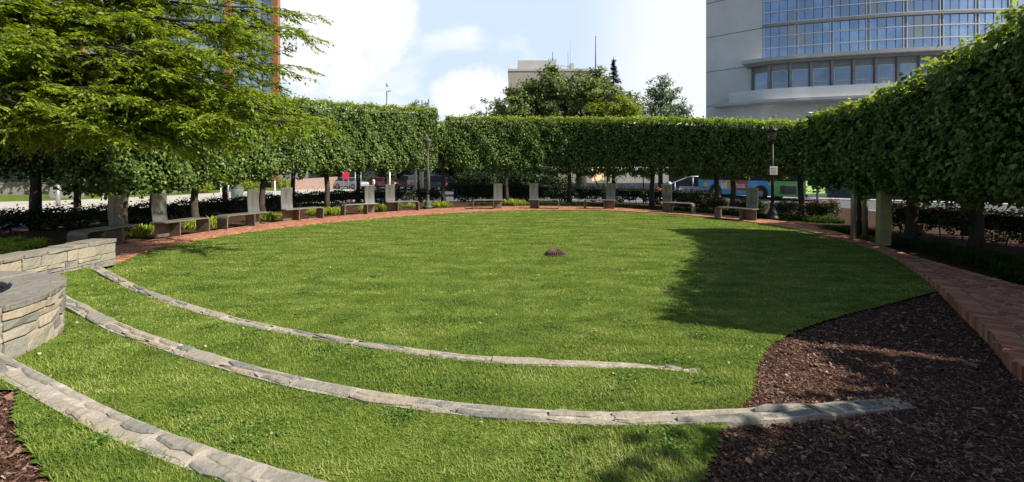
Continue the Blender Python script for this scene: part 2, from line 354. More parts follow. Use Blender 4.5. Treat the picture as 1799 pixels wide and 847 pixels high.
mul_px = [(1645, 512), (1580, 528), (1500, 548), (1440, 566), (1400, 580), (1350, 606), (1331, 640), (1322, 690), (1280, 745), (1252, 800), (1230, 847)]
mul = [Wg(a, b)[:2] for a, b in mul_px]
iend = int(np.argmin(np.hypot(IN[:, 0] - 7.3, IN[:, 1] - 7.75)))
istart = int(np.argmin(np.hypot(IN[:, 0] + 8.1, IN[:, 1] - 9.1)))
edgeL = [(.75, .4), (-1.6, .4)] + [Wg(a, b)[:2] for a, b in [(110, 880), (92, 847), (60, 800), (32, 760), (22, 720), (38, 688)]] + [(-4.15, 3.35), (-4.35, 3.9), (-4.6, 4.7), (-6.6, 5.6), (-7.65, 6.6), (-7.8, 8.95)]
lawn_poly = np.array([tuple(p) for p in IN[istart:iend]] + mul + edgeL)
mulch_bound = [tuple(p) for p in mul] + [(.75, .2)] + [(3.7, .2)] + [tuple(p) for p in IN[:iend - 1:-1]]

def hsheet(name, x0, x1, y0, y1, step, dz, m, poly=None, zfun=H):
    xs = np.arange(x0, x1 + 1e-6, step); ys = np.arange(y0, y1 + 1e-6, step); X, Y = np.meshgrid(xs, ys); Z = zfun(X, Y) + dz
    ny, nx = X.shape; V = np.stack([X, Y, Z], -1).reshape(-1, 3)
    i = np.arange((ny - 1) * (nx - 1)); r_, c_ = i // (nx - 1), i % (nx - 1); a = r_ * nx + c_
    Fq = np.stack([a, a + 1, a + nx + 1, a + nx], 1)
    if poly is not None:
        cc = V[Fq].mean(1); Fq = Fq[pip(poly, cc[:, 0], cc[:, 1])]
    used, inv = np.unique(Fq, return_inverse=True); V = V[used]; Fq = inv.reshape(-1, 4)
    me = bpy.data.meshes.new(name); me.vertices.add(len(V)); me.vertices.foreach_set('co', V.astype(np.float32).ravel())
    me.loops.add(len(Fq) * 4); me.loops.foreach_set('vertex_index', Fq.astype(np.int32).ravel())
    me.polygons.add(len(Fq)); me.polygons.foreach_set('loop_start', np.arange(0, len(Fq) * 4, 4, dtype=np.int32))
    me.polygons.foreach_set('use_smooth', np.ones(len(Fq), bool)); me.materials.append(m); me.update(calc_edges=True)
    o = bpy.data.objects.new(name, me); COL.objects.link(o); return prop(o, kind='structure')
hsheet('lawn', -9, 9.5, .4, 23, .05, 0, M['lawn'], lawn_poly)
def Hm(x, y):
    base = H(x, y) - .03
    rr = np.hypot(x - .3, (y - 13)); return np.where(rr > 13.5, base - .34 * S((rr - 15.5) / 2.5), base)
hsheet('mulch_bed', -20, 20, -3, 31, .1, 0, M['mulch'], None, Hm)
bigz = -.42
poly_sheet('ground', [(-600, -300), (600, -300), (600, 900), (-600, 900)], bigz, M['earth'])
poly_sheet('road', [(-9, 31), (-24, 70), (90, 70), (90, -20), (22, -20), (20, 12), (17, 22), (10, 27)], bigz + .006, M['asphalt'])
poly_sheet('pavement', [(-60, 5), (-21, 5), (-19, 20), (-9, 31), (-9.2, 31.4), (-24, 70), (-26, 66), (-22.2, 57), (-26.5, 53), (-30, 48), (-31, 41.8), (-34.7, 34.7), (-60, 22)], bigz + .010, M['concrete'])
poly_sheet('kerb_strip', [(12, 24.5), (18.6, 20), (21.5, 12), (20.9, 12), (18, 19.6), (11.6, 24)], bigz + .05, M['concrete'])
poly_sheet('far_pavement', [(15, 45.2), (35, 30.3), (48, 20), (47.2, 18.8), (34, 29), (14, 44)], bigz + .06, M['concrete'])
poly_sheet('grass_verge', [(-60, 22), (-34.7, 34.7), (-31, 41.8), (-30, 48), (-26.5, 53), (-32, 60), (-80, 60), (-80, 22)], bigz + .02, M['lawn'])
for k in range(3):
    poly_sheet('lane_marking', [(17.5 + k * 1.9, 30.5 - k * 2.6), (19.0 + k * 1.9, 28.5 - k * 2.6), (19.12 + k * 1.9, 28.6 - k * 2.6), (17.62 + k * 1.9, 30.6 - k * 2.6)], bigz + .012, M['white'])
poly_sheet('lane_marking', [(2, 36), (14, 33.2), (14, 33.4), (2, 36.2)], bigz + .012, M['white'])
poly_sheet('lane_marking', [(3, 44), (15, 39), (15, 39.25), (3, 44.25)], bigz + .012, M['white'])

# ----- brick path: herringbone field between two soldier courses
V = []
for i in range(NI - 1):
    for a, b, c, d in [(IN[i], OU[i], OU[i + 1], IN[i + 1])]:
        V += [(p[0], p[1], zpath(p[0], p[1]) - .004) for p in (a, b, c, d)]
    for q in (IN,):
        V += [(q[i][0], q[i][1], -.2), (q[i][0], q[i][1], zpath(*q[i]) - .004), (q[i + 1][0], q[i + 1][1], zpath(*q[i + 1]) - .004), (q[i + 1][0], q[i + 1][1], -.2)]
path = quads('path', V, [M['mortar']]); prop(path, kind='structure')
band = np.vstack([IN, OU[::-1]])
w = .088; x0, y0 = -15, 0; n = 400; cells = []
ii, jj = np.meshgrid(np.arange(-n, n), np.arange(-n // 2, n // 2))
ii = ii.ravel(); jj = jj.ravel()
bx_ = ii + 2 * jj; by_ = ii - 2 * jj
ca_, sa_ = math.cos(R(38)), math.sin(R(38))
bricks = []
gap = .0055
for (ox, oy, lx, ly) in ((0, 0, 2, 1), (0, 1, 1, 2)):
    cxl = (bx_ + ox + lx / 2) * w; cyl = (by_ + oy + ly / 2) * w
    X = cxl * ca_ - cyl * sa_; Y = cxl * sa_ + cyl * ca_ + 12
    ok = (X > -12) & (X < 12) & (Y > .8) & (Y < 27); X = X[ok]; Y = Y[ok]
    ok = pip(band, X, Y); X = X[ok]; Y = Y[ok]
    hx, hy = lx * w / 2 - gap, ly * w / 2 - gap
    Z = zpath(X, Y) + rng.uniform(-.001, .002, len(X))
    cor = [(-hx, -hy), (hx, -hy), (hx, hy), (-hx, hy)]
    bricks.append(np.stack([np.stack([X + a * ca_ - b * sa_, Y + a * sa_ + b * ca_, Z], 1) for a, b in cor], 1).reshape(-1, 3))
def soldier(curve, inside, wid, dep=0):
    out = []
    L = np.r_[0, np.cumsum(np.linalg.norm(np.diff(curve, axis=0), axis=1))]; s = np.arange(.05, L[-1] - .05, .108)
    P = np.stack([np.interp(s, L, curve[:, k]) for k in (0, 1)], 1); T_ = np.gradient(P, axis=0); T_ /= np.linalg.norm(T_, axis=1)[:, None]
    Nn = np.stack([T_[:, 1], -T_[:, 0]], 1) * inside
    for p, t, nn in zip(P, T_, Nn):
        z = float(zpath(p[0], p[1])) + .006 + random.uniform(-.001, .002)
        a = p - t * .049 + nn * -.015; b = p + t * .049 + nn * -.015; c = p + t * .049 + nn * wid; d = p - t * .049 + nn * wid
        out += [(*a, z), (*b, z), (*c, z), (*d, z)]
        if dep: out += [(*a, z - dep), (*b, z - dep), (*b, z), (*a, z)]
    return np.array(out)
bricks.append(soldier(IN, -1, .2, .2)); bricks.append(soldier(OU, 1, .2))
bb = quads('path_bricks', np.vstack(bricks), [M['brick']]); prop(bb, kind='structure')
# pale mortar line on the seam between the inner soldier course and the field
def offs(curve, d):
    T_ = np.gradient(curve, axis=0); T_ /= np.linalg.norm(T_, axis=1)[:, None]
    return curve + np.stack([-T_[:, 1], T_[:, 0]], 1) * d
s_ = offs(IN, .21); s2_ = offs(IN, .225)
V = []
for i in range(NI - 1):
    V += [(p[0], p[1], float(zpath(p[0], p[1])) + .0085) for p in (s_[i], s_[i + 1], s2_[i + 1], s2_[i])]
prop(quads('path_mortar_line', V, [M['seam']]), kind='structure')

# ----- grass blades
def sample_poly(poly, dens_fn, x0, x1, y0, y1, cellsz=1.0):
    P = []
    for cx in np.arange(x0, x1, cellsz):
        for cy in np.arange(y0, y1, cellsz):
            nn = int(dens_fn(math.hypot(cx + .5 * cellsz, cy + .5 * cellsz)) * cellsz * cellsz)
            P.append(np.stack([rng.uniform(cx, cx + cellsz, nn), rng.uniform(cy, cy + cellsz, nn)], 1))
    P = np.vstack(P); return P[pip(poly, P[:, 0], P[:, 1])]
P = sample_poly(lawn_poly, lambda d: min(12500, 60000 / max(d, 1.5) ** 1.45), -9, 9.5, 1.6, 23)
P = P[(np.abs(P[:, 0]) < P[:, 1] * 1.16 + .6)]
dx = P[:, 0] - C0[0]; dy = P[:, 1] - C0[1]; r_ = np.hypot(dx, dy); th_ = np.arctan2(dy, dx); th_ = np.where(th_ > .6, th_ - 2 * np.pi, th_)
keep = np.ones(len(P), bool)
for k, (t, rr) in enumerate(RC):
    dd = np.abs(r_ - np.interp(th_, t, rr) - np.clip(t[0] - th_, 0, 9) * 12); e = (1.85, 3.3, 2)[k]
    keep &= ~((dd < (.056, .064, .07)[k]) & (P[:, 0] < e) & (P[:, 1] < 9.2))
P = P[keep]; n = len(P); dist = np.hypot(P[:, 0], P[:, 1])
ln = rng.uniform(.010, .024, n) * (1 + .5 * np.clip(np.sin(P[:, 0] * 2.1) * np.sin(P[:, 1] * 2.7 + 1), 0, 1)) * np.where(dist < 6, 1.15, 1.0)
wd = .0017 + .00056 * dist
ang = rng.uniform(0, 2 * np.pi, n); lean = rng.uniform(.2, 1.7, n)
# mowing rows lean the blades alternately
row = np.sin(P[:, 1] * 1.9 + P[:, 0] * .25 + .6 * np.sin(P[:, 0] * .7)); lx_ = np.cos(ang) * lean; ly_ = np.sin(ang) * lean + .18 * np.sign(row) * np.clip(np.abs(row) * 2, 0, 1)
Z = H(P[:, 0], P[:, 1]) - .003
side = np.stack([-np.sin(ang), np.cos(ang), 0 * ang], 1) * wd[:, None]
B = np.stack([P[:, 0], P[:, 1], Z], 1); tip = B + np.stack([lx_ * ln, ly_ * ln, ln], 1)
V = np.stack([B - side, B + side, tip], 1).reshape(-1, 3)
g = quads('grass', V, [M['blade']], n=3); prop(g, 'short mown green grass covering the round lawn and terraces', 'grass', kind='stuff')
print('blades', n)

# broad leafed weeds and clover in loose patches through the turf
cc = np.stack([rng.uniform(-6, 4, 170), rng.uniform(2, 9, 170)], 1); k = rng.integers(0, 170, 16000); P = cc[k] + rng.normal(0, .11, (16000, 2)) * rng.uniform(.4, 1.3, (170, 1))[k]
P = P[pip(lawn_poly, P[:, 0], P[:, 1])]; dx = P[:, 0] - C0[0]; dy = P[:, 1] - C0[1]; r_ = np.hypot(dx, dy); th_ = np.arctan2(dy, dx); th_ = np.where(th_ > .6, th_ - 2 * np.pi, th_); keep = np.ones(len(P), bool)
for q, (t, rr) in enumerate(RC): keep &= np.abs(r_ - np.interp(th_, t, rr)) > .11
P = P[keep]; M['clover'] = leafmat('clover_leaf', [(0, (.05, .12, .02)), (.7, (.12, .22, .04)), (1, (.2, .3, .07))], .25, .5, .2)
prop(quads('clover', leaf_quads(np.stack([P[:, 0], P[:, 1], H(P[:, 0], P[:, 1]) + rng.uniform(.012, .028, len(P))], 1), np.tile([0, 0, 1.], (len(P), 1)), .02, droop=0, wid=.5, rnd=.4), [M['clover']]), 'patches of clover and broad leafed weeds growing in the lawn', 'clover', kind='stuff')

# ----- bark chips on the mulch
mp_ = np.array(mulch_bound)
P = sample_poly(mp_, lambda d: min(8000, 36000 / max(d, 2) ** 1.3), .5, 9, 1.2, 9)
leftmul = np.array([(-1.6, .4)] + [tuple(q) for q in edgeL[2:9]] + [(-4.3, 3.2), (-6, 3.2), (-6, 1), (-3, .4)])
P2 = sample_poly(leftmul, lambda d: 9000, -6, -1, 1.0, 4)
Pb = sample_poly(np.vstack([OU[60:300] , offs(OU, 1.6)[60:300][::-1]]), lambda d: 160, -15, 15, 8, 26)
P = np.vstack([P, P2, Pb]); n = len(P); sz = rng.lognormal(-5.15, .5, n) * (1 + .06 * np.hypot(P[:, 0], P[:, 1])); asp = rng.uniform(.2, .6, n)
a = rng.uniform(0, 2 * np.pi, n); ti = rng.normal(0, .35, (n, 2))
u = np.stack([np.cos(a), np.sin(a), ti[:, 0]], 1) * sz[:, None]; v = np.stack([-np.sin(a), np.cos(a), ti[:, 1]], 1) * (sz * asp)[:, None]
c = np.stack([P[:, 0], P[:, 1], Hm(P[:, 0], P[:, 1]) + rng.uniform(.002, .016, n)], 1)
ch = quads('bark_mulch', np.stack([c - u - v, c + u - v * .7, c + u * .9 + v, c - u * .8 + v * .8], 1).reshape(-1, 3), [M['chips']])
prop(ch, 'dark brown shredded bark chips scattered over the mulch beds', 'mulch', kind='stuff')
q = [Wc(a, b, -.02) for a, b in ((1330, 722), (1400, 717), (1480, 709), (1590, 696))]; P = []
for k in range(3):
    for _ in range(150):
        t = random.random(); P.append((q[k][0] + (q[k + 1][0] - q[k][0]) * t + random.gauss(0, .03), q[k][1] + (q[k + 1][1] - q[k][1]) * t - .05 + random.gauss(0, .07) - .03, q[k][2] + .045 - .03 * k / 2 + random.uniform(-.01, .006)))
prop(quads('bark_mulch', leaf_quads(np.array(P), np.tile([0, 0, 1.], (len(P), 1)), .022, droop=0, rnd=.35), [M['chips']]), 'shreds of bark spilled over the buried right end of the middle curb', 'mulch', kind='stuff')
# fallen leaves and petals
n = 420; P = np.stack([rng.uniform(-8, 8, n * 2), rng.uniform(2, 16, n * 2)], 1); P = P[pip(lawn_poly, P[:, 0], P[:, 1])]
P = P[np.abs(P[:, 0]) < P[:, 1] * 1.15]
c = np.stack([P[:, 0], P[:, 1], H(P[:, 0], P[:, 1]) + .032], 1)
M['litter'] = leafmat('fallen_leaf', [(0, (.35, .27, .15)), (.5, (.5, .45, .3)), (1, (.42, .5, .2))], .2, .7)
ff = quads('leaf_litter', leaf_quads(c, np.tile([0, 0, 1.], (len(c), 1)), .028, droop=0, rnd=.4), [M['litter']])
prop(ff, 'tiny pale fallen leaves lying in the grass', 'leaf litter', kind='stuff')

# ================================================================= STONE WORK
def curb(pxs, width, label, zoff, fade_end=False):
    pts = [Wc(a, b, zoff) for a, b in pxs]; q = spline([p[:2] for p in pts], 400)
    L = np.r_[0, np.cumsum(np.linalg.norm(np.diff(q, axis=0), axis=1))]
    def at(s):
        x = np.interp(s, L, q[:, 0]); y = np.interp(s, L, q[:, 1]); x2 = np.interp(s + .03, L, q[:, 0]); y2 = np.interp(s + .03, L, q[:, 1])
        t = Vector((x2 - x, y2 - y)); 
        if t.length < 1e-5:
            x3 = np.interp(s - .03, L, q[:, 0]); y3 = np.interp(s - .03, L, q[:, 1]); t = Vector((x - x3, y - y3))
        t.normalize(); nn = Vector((-t.y, t.x))  # toward the lawn centre
        return Vector((x, y)), t, nn
    def zt(s):
        p, t, nn = at(s); z = float(H(p.x - nn.x * .12, p.y - nn.y * .12)) + zoff
        if fade_end: z -= .035 * float(S((s - (L[-1] - 1.1)) / 1.1))
        return z
    st = MB(); mo = MB(); s = 0
    while s < L[-1] - .1:
        ln = min(random.uniform(.22, .62), L[-1] - s); segs = 2 if ln > .3 else 1
        rows = [(-.5, .5)] if random.random() < .3 else [(-.5, random.uniform(-.12, .12))]
        if len(rows) == 1 and rows[0][1] < .4: rows.append((rows[0][1], .5))
        for (a0, a1) in rows:
            j0 = random.uniform(0, .06) if len(rows) > 1 else 0
            b0 = s + .012 + j0 * .3; b1 = s + ln - .012 + (random.uniform(-.04, .04) if len(rows) > 1 else 0)
            vs = []; N_ = 5; dz = random.uniform(-.012, .010)
            for k in range(N_):
                ss = b0 + (b1 - b0) * k / (N_ - 1); p, t, nn = at(min(ss, L[-1])); z = zt(ss) + dz + random.uniform(-.004, .004)
                e0 = a0 * width + .008 + random.uniform(-.018, .016); e1 = a1 * width - .012 + random.uniform(-.016, .018)
                if k in (0, N_ - 1): e0 += .014; e1 -= .014
                for e, zz in ((e0, z - .15), (e0 , z - .012), (e0 + .014, z), (e1 - .014, z + random.uniform(-.003, .003)), (e1, z - .012), (e1, z - .15)):
                    vs.append((p.x + nn.x * e, p.y + nn.y * e, zz))
            fs = [(k * 6 + i, k * 6 + i + 1, (k + 1) * 6 + i + 1, (k + 1) * 6 + i) for k in range(N_ - 1) for i in range(5)]
            fs += [tuple(range(5, -1, -1)), tuple((N_ - 1) * 6 + i for i in range(6))]
            st.add(vs, fs)
        s += ln
    K = int(L[-1] / .08); vs = []
    for k in range(K + 1):
        ss = L[-1] * k / K; p, t, nn = at(ss); z = zt(ss) - .013
        for e, zz in ((-.5 * width, z - .14), (-.5 * width, z), (.5 * width, z), (.5 * width, z - .14)):
            vs.append((p.x + nn.x * e, p.y + nn.y * e, zz + random.uniform(-.002, .002)))
    mo.add(vs, [(k * 4 + i, k * 4 + i + 1, k * 4 + 5 + i, k * 4 + 4 + i) for k in range(K) for i in range(3)])
    r = empty('stone_curb', (0, 0, 0), 0, label, 'stone curb', 'stone curbs stepping across the lawn')
    st.build('stones', M['stone'], r, bevel=.005); mo.build('mortar', M['wmortar'], r)
curb(curb1_px, .14, 'thin stone curb farthest from the camera, starting at the low stone wall end', .016, True)
curb(curb2_px, .158, 'middle stone curb running from the round planter into the dark mulch', .022, True)
curb(curb3_px, .172, 'widest nearest stone curb in the bottom left, mortared grey and tan stones', .02)

def stone_wall(name, label, pts, h, thick, base, ztop_fn=None, closed=False, courses=4, capw=.06):
    q = spline(pts, 200) if not closed else np.array(pts)
    L = np.r_[0, np.cumsum(np.linalg.norm(np.diff(q, axis=0), axis=1))]
    def at(s):
        s = min(max(s, 0), L[-1]); x = np.interp(s, L, q[:, 0]); y = np.interp(s, L, q[:, 1])
        s2 = min(s + .02, L[-1]); s1 = max(s2 - .04, 0)
        t = Vector((np.interp(s2, L, q[:, 0]) - np.interp(s1, L, q[:, 0]), np.interp(s2, L, q[:, 1]) - np.interp(s1, L, q[:, 1]))).normalized()
        return Vector((x, y)), t, Vector((t.y, -t.x))
    r = empty(name, (0, 0, 0), 0, label, 'stone wall' if not closed else 'planter')
    core = MB(); K = int(L[-1] / .1); vs = []
    for k in range(K + 1):
        p, t, nn = at(L[-1] * k / K)
        for e, z in ((.5, base), (.5, base + h), (-.5, base + h), (-.5, base)): vs.append((p.x + nn.x * e * (thick - .03), p.y + nn.y * e * (thick - .03), z))
    core.add(vs, [(k * 4 + i, k * 4 + i + 1, k * 4 + 5 + i, k * 4 + 4 + i) for k in range(K) for i in range(3)])
    if not closed: core.add(vs[:4], [(0, 1, 2, 3)]); core.add(vs[-4:], [(3, 2, 1, 0)])
    core.build('mortar', M['wmortar'], r)
    st = MB()
    def block(s0, s1, z0, z1, e0, e1, jit, mb):
        N_ = max(2, int((s1 - s0) / .12) + 1); vs = []
        for k in range(N_):
            p, t, nn = at(s0 + (s1 - s0) * k / (N_ - 1))
            for e, z in ((e0, z0), (e1, z0), (e1, z1), (e0, z1)):
                je = random.uniform(-jit, jit); vs.append((p.x + nn.x * (e + je) + t.x * random.uniform(-jit, jit), p.y + nn.y * (e + je) + t.y * random.uniform(-jit, jit), z + random.uniform(-jit, jit) * .8))
        fs = [(k * 4 + i, k * 4 + (i + 1) % 4, (k + 1) * 4 + (i + 1) % 4, (k + 1) * 4 + i) for k in range(N_ - 1) for i in range(4)]
        fs += [(3, 2, 1, 0), tuple((N_ - 1) * 4 + i for i in range(4))]; mb.add(vs, fs)
    for sd in (1, -1):
        z = base
        while z < base + h - .04:
            ch_ = random.uniform(.07, .21); z1 = min(z + ch_, base + h)
            if base + h - z1 < .05: z1 = base + h
            s = random.uniform(-.2, 0)
            while s < L[-1]:
                ln = random.uniform(.16, .48); a, b = max(s, 0), min(s + ln, L[-1])
                if b - a > .05:
                    if z1 - z > .13 and random.random() < .35:
                        zm = z + (z1 - z) * random.uniform(.4, .6)
                        block(a + .008, b - .008, z + .007, zm - .007, sd * (thick / 2 - .06), sd * (thick / 2 + random.uniform(0, .02)), .012, st)
                        block(a + .008, b - .008, zm + .007, z1 - .007, sd * (thick / 2 - .06), sd * (thick / 2 + random.uniform(0, .02)), .012, st)
                    else: block(a + .008, b - .008, z + .007, z1 - .007, sd * (thick / 2 - .06), sd * (thick / 2 + random.uniform(0, .02)), .012, st)
                s += ln
            z = z1
    if not closed:   # end faces
        for s_end, sg in ((0, -1), (L[-1], 1)):
            z = base; p, t, nn = at(s_end)
            while z < base + h - .04:
                z1 = min(z + random.uniform(.09, .17), base + h); e = -thick / 2
                while e < thick / 2 - .03:
                    e1 = min(e + random.uniform(.12, .3), thick / 2)
                    T = Matrix(((nn.x, t.x * sg, 0, p.x), (nn.y, t.y * sg, 0, p.y), (0, 0, 1, 0), (0, 0, 0, 1)))
                    st.box(e + .006, e1 - .006, -.04, .012, z + .006, z1 - .006, 0, .004, T); e = e1
                z = z1
    st.build('wall_stones', M['stone'], r, bevel=.006)
    cp = MB(); s = 0
    while s < L[-1] - .02:
        ln = random.uniform(.28, .6); b = min(s + ln, L[-1] + .0)
        if L[-1] - b < .2: b = L[-1]
        o = random.uniform(0, .02); ee = .04 if (not closed and b >= L[-1]) else 0
        block(s + .008, b - .008, base + h + .001, base + h + capw + random.uniform(-.012, .014), -thick / 2 - capw * .3 - o, thick / 2 + capw * .3 + o, .007, cp); s = b
    cp.build('capstones', M['capstone'], r, bevel=.01)
    return r
stone_wall('stone_wall', 'low straight stone wall with dark capstones ending beside the leftmost bench', [(-7.3, 4.6), (-7.75, 5.8), (-8.0, 7.2), (-8.05, 9.0)], .45, .42, .03, courses=3)
cpx, cpy, prr = -5.75, 3.95, 1.15
ring = [(cpx + prr * math.cos(a), cpy + prr * math.sin(a)) for a in np.linspace(0, 2 * np.pi, 90)]
pl = stone_wall('round_planter', 'round stone planter with thick capstones at the left edge of the photo', ring, .46, .34, .2, closed=True, capw=.065)
mbs = MB(); mbs.lathe([(0.001, .58), (.5, .57), (.92, .54)], (cpx, cpy, 0), 24); mbs.build('soil', M['soil'], pl)

# ================================================================= CLIPPED TREES
def crown_mesh(cl, hts, s0, s1, half, dens, leaf, seed, parent, ends=(False, False), backd=.4, mats=None, inset=(.26, .35, .3)):
    """cl: polyline (N,2) of crown centre line; hts: (N,2) bottom, top; builds the crown between arc lengths s0..s1"""
    L = np.r_[0, np.cumsum(np.linalg.norm(np.diff(cl, axis=0), axis=1))]
    def fr(s):
        x = np.interp(s, L, cl[:, 0]); y = np.interp(s, L, cl[:, 1]); e = .1
        tx = np.interp(s + e, L, cl[:, 0]) - np.interp(s - e, L, cl[:, 0]); ty = np.interp(s + e, L, cl[:, 1]) - np.interp(s - e, L, cl[:, 1])
        m = np.hypot(tx, ty) + 1e-9; return x, y, tx / m, ty / m, np.interp(s, L, hts[:, 0]), np.interp(s, L, hts[:, 1])
    def lump(s, z, k): return .10 * np.sin(s * 2.3 + z * 1.7 + k) + .07 * np.sin(s * 4.9 - z * 3.1 + 2 * k) + .05 * np.sin(z * 7.3 + s * 8.7)
    out = []; idx = []
    hm = float(np.mean(hts[:, 1] - hts[:, 0])); ln = s1 - s0
    def emit(s, u, z, nl, nz, nt_=None, top=False):
        x, y, tx, ty, zb, zt_ = fr(s); nx, ny = ty, -tx   # u>0 -> inner side (+normal)
        P = np.stack([x + nx * u, y + ny * u, z], 1)
        Nn = np.stack([nx * nl, ny * nl, nz], 1)
        if nt_ is not None: Nn = Nn + np.stack([tx * nt_, ty * nt_, 0 * tx], 1)
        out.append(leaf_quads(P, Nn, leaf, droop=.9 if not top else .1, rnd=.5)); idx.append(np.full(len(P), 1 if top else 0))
    for sd, dn in ((1, dens), (-1, dens * backd)):
        n = int(ln * hm * dn); s = rng.uniform(s0 - .08, s1 + .08, n); v = rng.uniform(-.04, 1.0, n)
        x, y, tx, ty, zb, zt_ = fr(s)
        wob = .10 * np.sin(s * 3.1 + seed) + .09 * np.sin(s * 7.7) + .05 * np.sin(s * 17.)
        z = zb + wob + (zt_ - zb - wob) * v
        u = sd * (half + lump(s, z, seed * sd) * .8 - rng.exponential(.09, n) - .22 * np.clip(v - .85, 0, 1) / .15 * .8 - .25 * np.clip(.12 - v, 0, 1) / .12)
        u += sd * (rng.random(n) < .05) * rng.uniform(0, .13, n)
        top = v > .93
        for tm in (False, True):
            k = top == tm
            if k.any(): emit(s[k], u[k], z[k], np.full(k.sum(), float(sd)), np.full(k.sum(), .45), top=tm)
    n = int(ln * 2 * half * dens * .8); s = rng.uniform(s0 - .08, s1 + .08, n); u = rng.uniform(-half + .05, half - .02, n); x, y, tx, ty, zb, zt_ = fr(s)
    z = zt_ + .06 * np.sin(s * 5 + u * 3) + rng.exponential(.05, n) * (rng.random(n) < .5) - rng.exponential(.05, n); emit(s, u, z, 0 * s, np.ones(n), top=True)
    n = int(ln * 2 * half * dens * .5); s = rng.uniform(s0, s1, n); u = rng.uniform(-half + .15, half - .1, n); x, y, tx, ty, zb, zt_ = fr(s)
    z = zb + .10 * np.sin(s * 3.1 + seed) + .09 * np.sin(s * 7.7) + rng.exponential(.12, n); emit(s, u, z, 0 * s, np.full(n, -.5))
    for e, on in enumerate(ends):
        if not on: continue
        n = int(hm * 2 * half * dens); v = rng.uniform(0, 1, n); u = rng.uniform(-half, half, n); se = s1 if e else s0; sg = 1 if e else -1
        x, y, tx, ty, zb, zt_ = fr(np.full(n, se)); z = zb + (zt_ - zb) * v
        emit(se + sg * (.05 + .05 * np.sin(z * 5 + u * 4)) - sg * rng.exponential(.08, n), u, z, .2 * np.sign(u), np.full(n, .3), np.full(n, float(sg)))
    # extra whorls of leaf clusters that stand proud, so the face is not flat
    nc = int(ln * hm * 3.0)
    for _ in range(nc):
        sc = rng.uniform(s0, s1); vc = rng.uniform(.02, .98); k = int(14 * (.115 / leaf)); x, y, tx, ty, zb, zt_ = fr(np.full(k, sc))
        s = sc + rng.normal(0, .09, k); z = zb + (zt_ - zb) * vc + rng.normal(0, .1, k); u = half + .05 + lump(s, z, seed) * .8 + rng.normal(0, .06, k)
        emit(s, u, z, np.ones(k), np.full(k, .5))
    V = np.vstack(out); I = np.concatenate(idx)
    # dark core box; the shade between the leaves is put into its colour
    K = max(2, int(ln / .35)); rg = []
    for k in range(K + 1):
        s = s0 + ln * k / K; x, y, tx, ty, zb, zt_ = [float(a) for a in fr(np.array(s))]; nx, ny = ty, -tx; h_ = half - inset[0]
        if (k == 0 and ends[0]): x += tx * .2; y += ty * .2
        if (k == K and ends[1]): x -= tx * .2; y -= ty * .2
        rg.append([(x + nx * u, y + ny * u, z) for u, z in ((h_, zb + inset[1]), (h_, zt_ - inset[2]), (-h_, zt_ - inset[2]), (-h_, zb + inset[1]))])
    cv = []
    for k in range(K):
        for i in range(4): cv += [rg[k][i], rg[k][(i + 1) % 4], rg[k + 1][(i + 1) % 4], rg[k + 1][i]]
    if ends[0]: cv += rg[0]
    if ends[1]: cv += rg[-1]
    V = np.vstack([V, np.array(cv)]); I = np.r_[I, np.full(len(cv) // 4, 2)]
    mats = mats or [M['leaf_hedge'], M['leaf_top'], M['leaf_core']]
    return quads('crown', V, mats, parent, I)
def trunk_mesh(x, y, z0, z1, r, parent, lean=(0, 0), m='bark', spread=.9, tang=(1, 0)):
    mb = MB(); pts = []; rad = []
    for k in range(6):
        t = k / 5; pts.append((x + lean[0] * t + .03 * math.sin(k * 2 + x), y + lean[1] * t, z0 + (z1 - z0) * t)); rad.append(r * (1.35 if k == 0 else 1.0 - .25 * t))
    mb.tube(pts, rad, 10)
    top = Vector(pts[-1])
    for k in range(6):
        a = (k - 2.5) * .42; up = random.uniform(.6, 1.5)
        e = top + Vector((tang[0] * a * 1.6, tang[1] * a * 1.6, up)); mid = top.lerp(e, .5) + Vector((0, 0, -.15 * abs(a)))
        mb.tube([top - Vector((0, 0, .35)), mid, e], [r * .5, r * .3, r * .12], 6, cap=False)
    return mb.build('trunk', M[m], parent)
def arc_of(cl, p):
    d = np.hypot(cl[:, 0] - p[0], cl[:, 1] - p[1]); L = np.r_[0, np.cumsum(np.linalg.norm(np.diff(cl, axis=0), axis=1))]; return L[int(np.argmin(d))], L[-1]
def clipped_row(cps, trunks, half, dens, leaf, labels, group, ends=(True, True), dark=False, row='', tr=.13, backd=.4):
    """cps: control points (x,y,zb,zt) of the crown centre line, first to last with the inner side to the right of travel"""
    q = spline(cps, 300); cl = q[:, :2]; hts = q[:, 2:4]
    ss = []; Lt = 0
    for t in trunks: s, Lt = arc_of(cl, t); ss.append(s)
    cuts = [0] + [(a + b) / 2 for a, b in zip(ss[:-1], ss[1:])] + [Lt]
    for i, t in enumerate(trunks):
        root = empty('clipped_tree', (0, 0, 0), 0, labels[i], 'clipped tree', group)
        k = int(np.argmin(np.hypot(cl[:, 0] - t[0], cl[:, 1] - t[1]))); k2 = min(k + 2, 299); k1 = max(k - 2, 0); tg = cl[k2] - cl[k1]; tg /= np.linalg.norm(tg)
        z0 = float(Hm(np.array(t[0]), np.array(t[1])))
        trunk_mesh(t[0], t[1], z0, hts[k, 0] + .6, tr, root, lean=(random.uniform(-.06, .06), 0), tang=tg)
        crown_mesh(cl, hts, cuts[i], cuts[i + 1], half, dens, leaf, i * 1.7 + len(trunks), root, (ends[0] and i == 0, ends[1] and i == len(trunks) - 1), backd)
GR = 'clipped trees forming the high hedge ring'
def T_(px, d): return (LX(px, d), d)
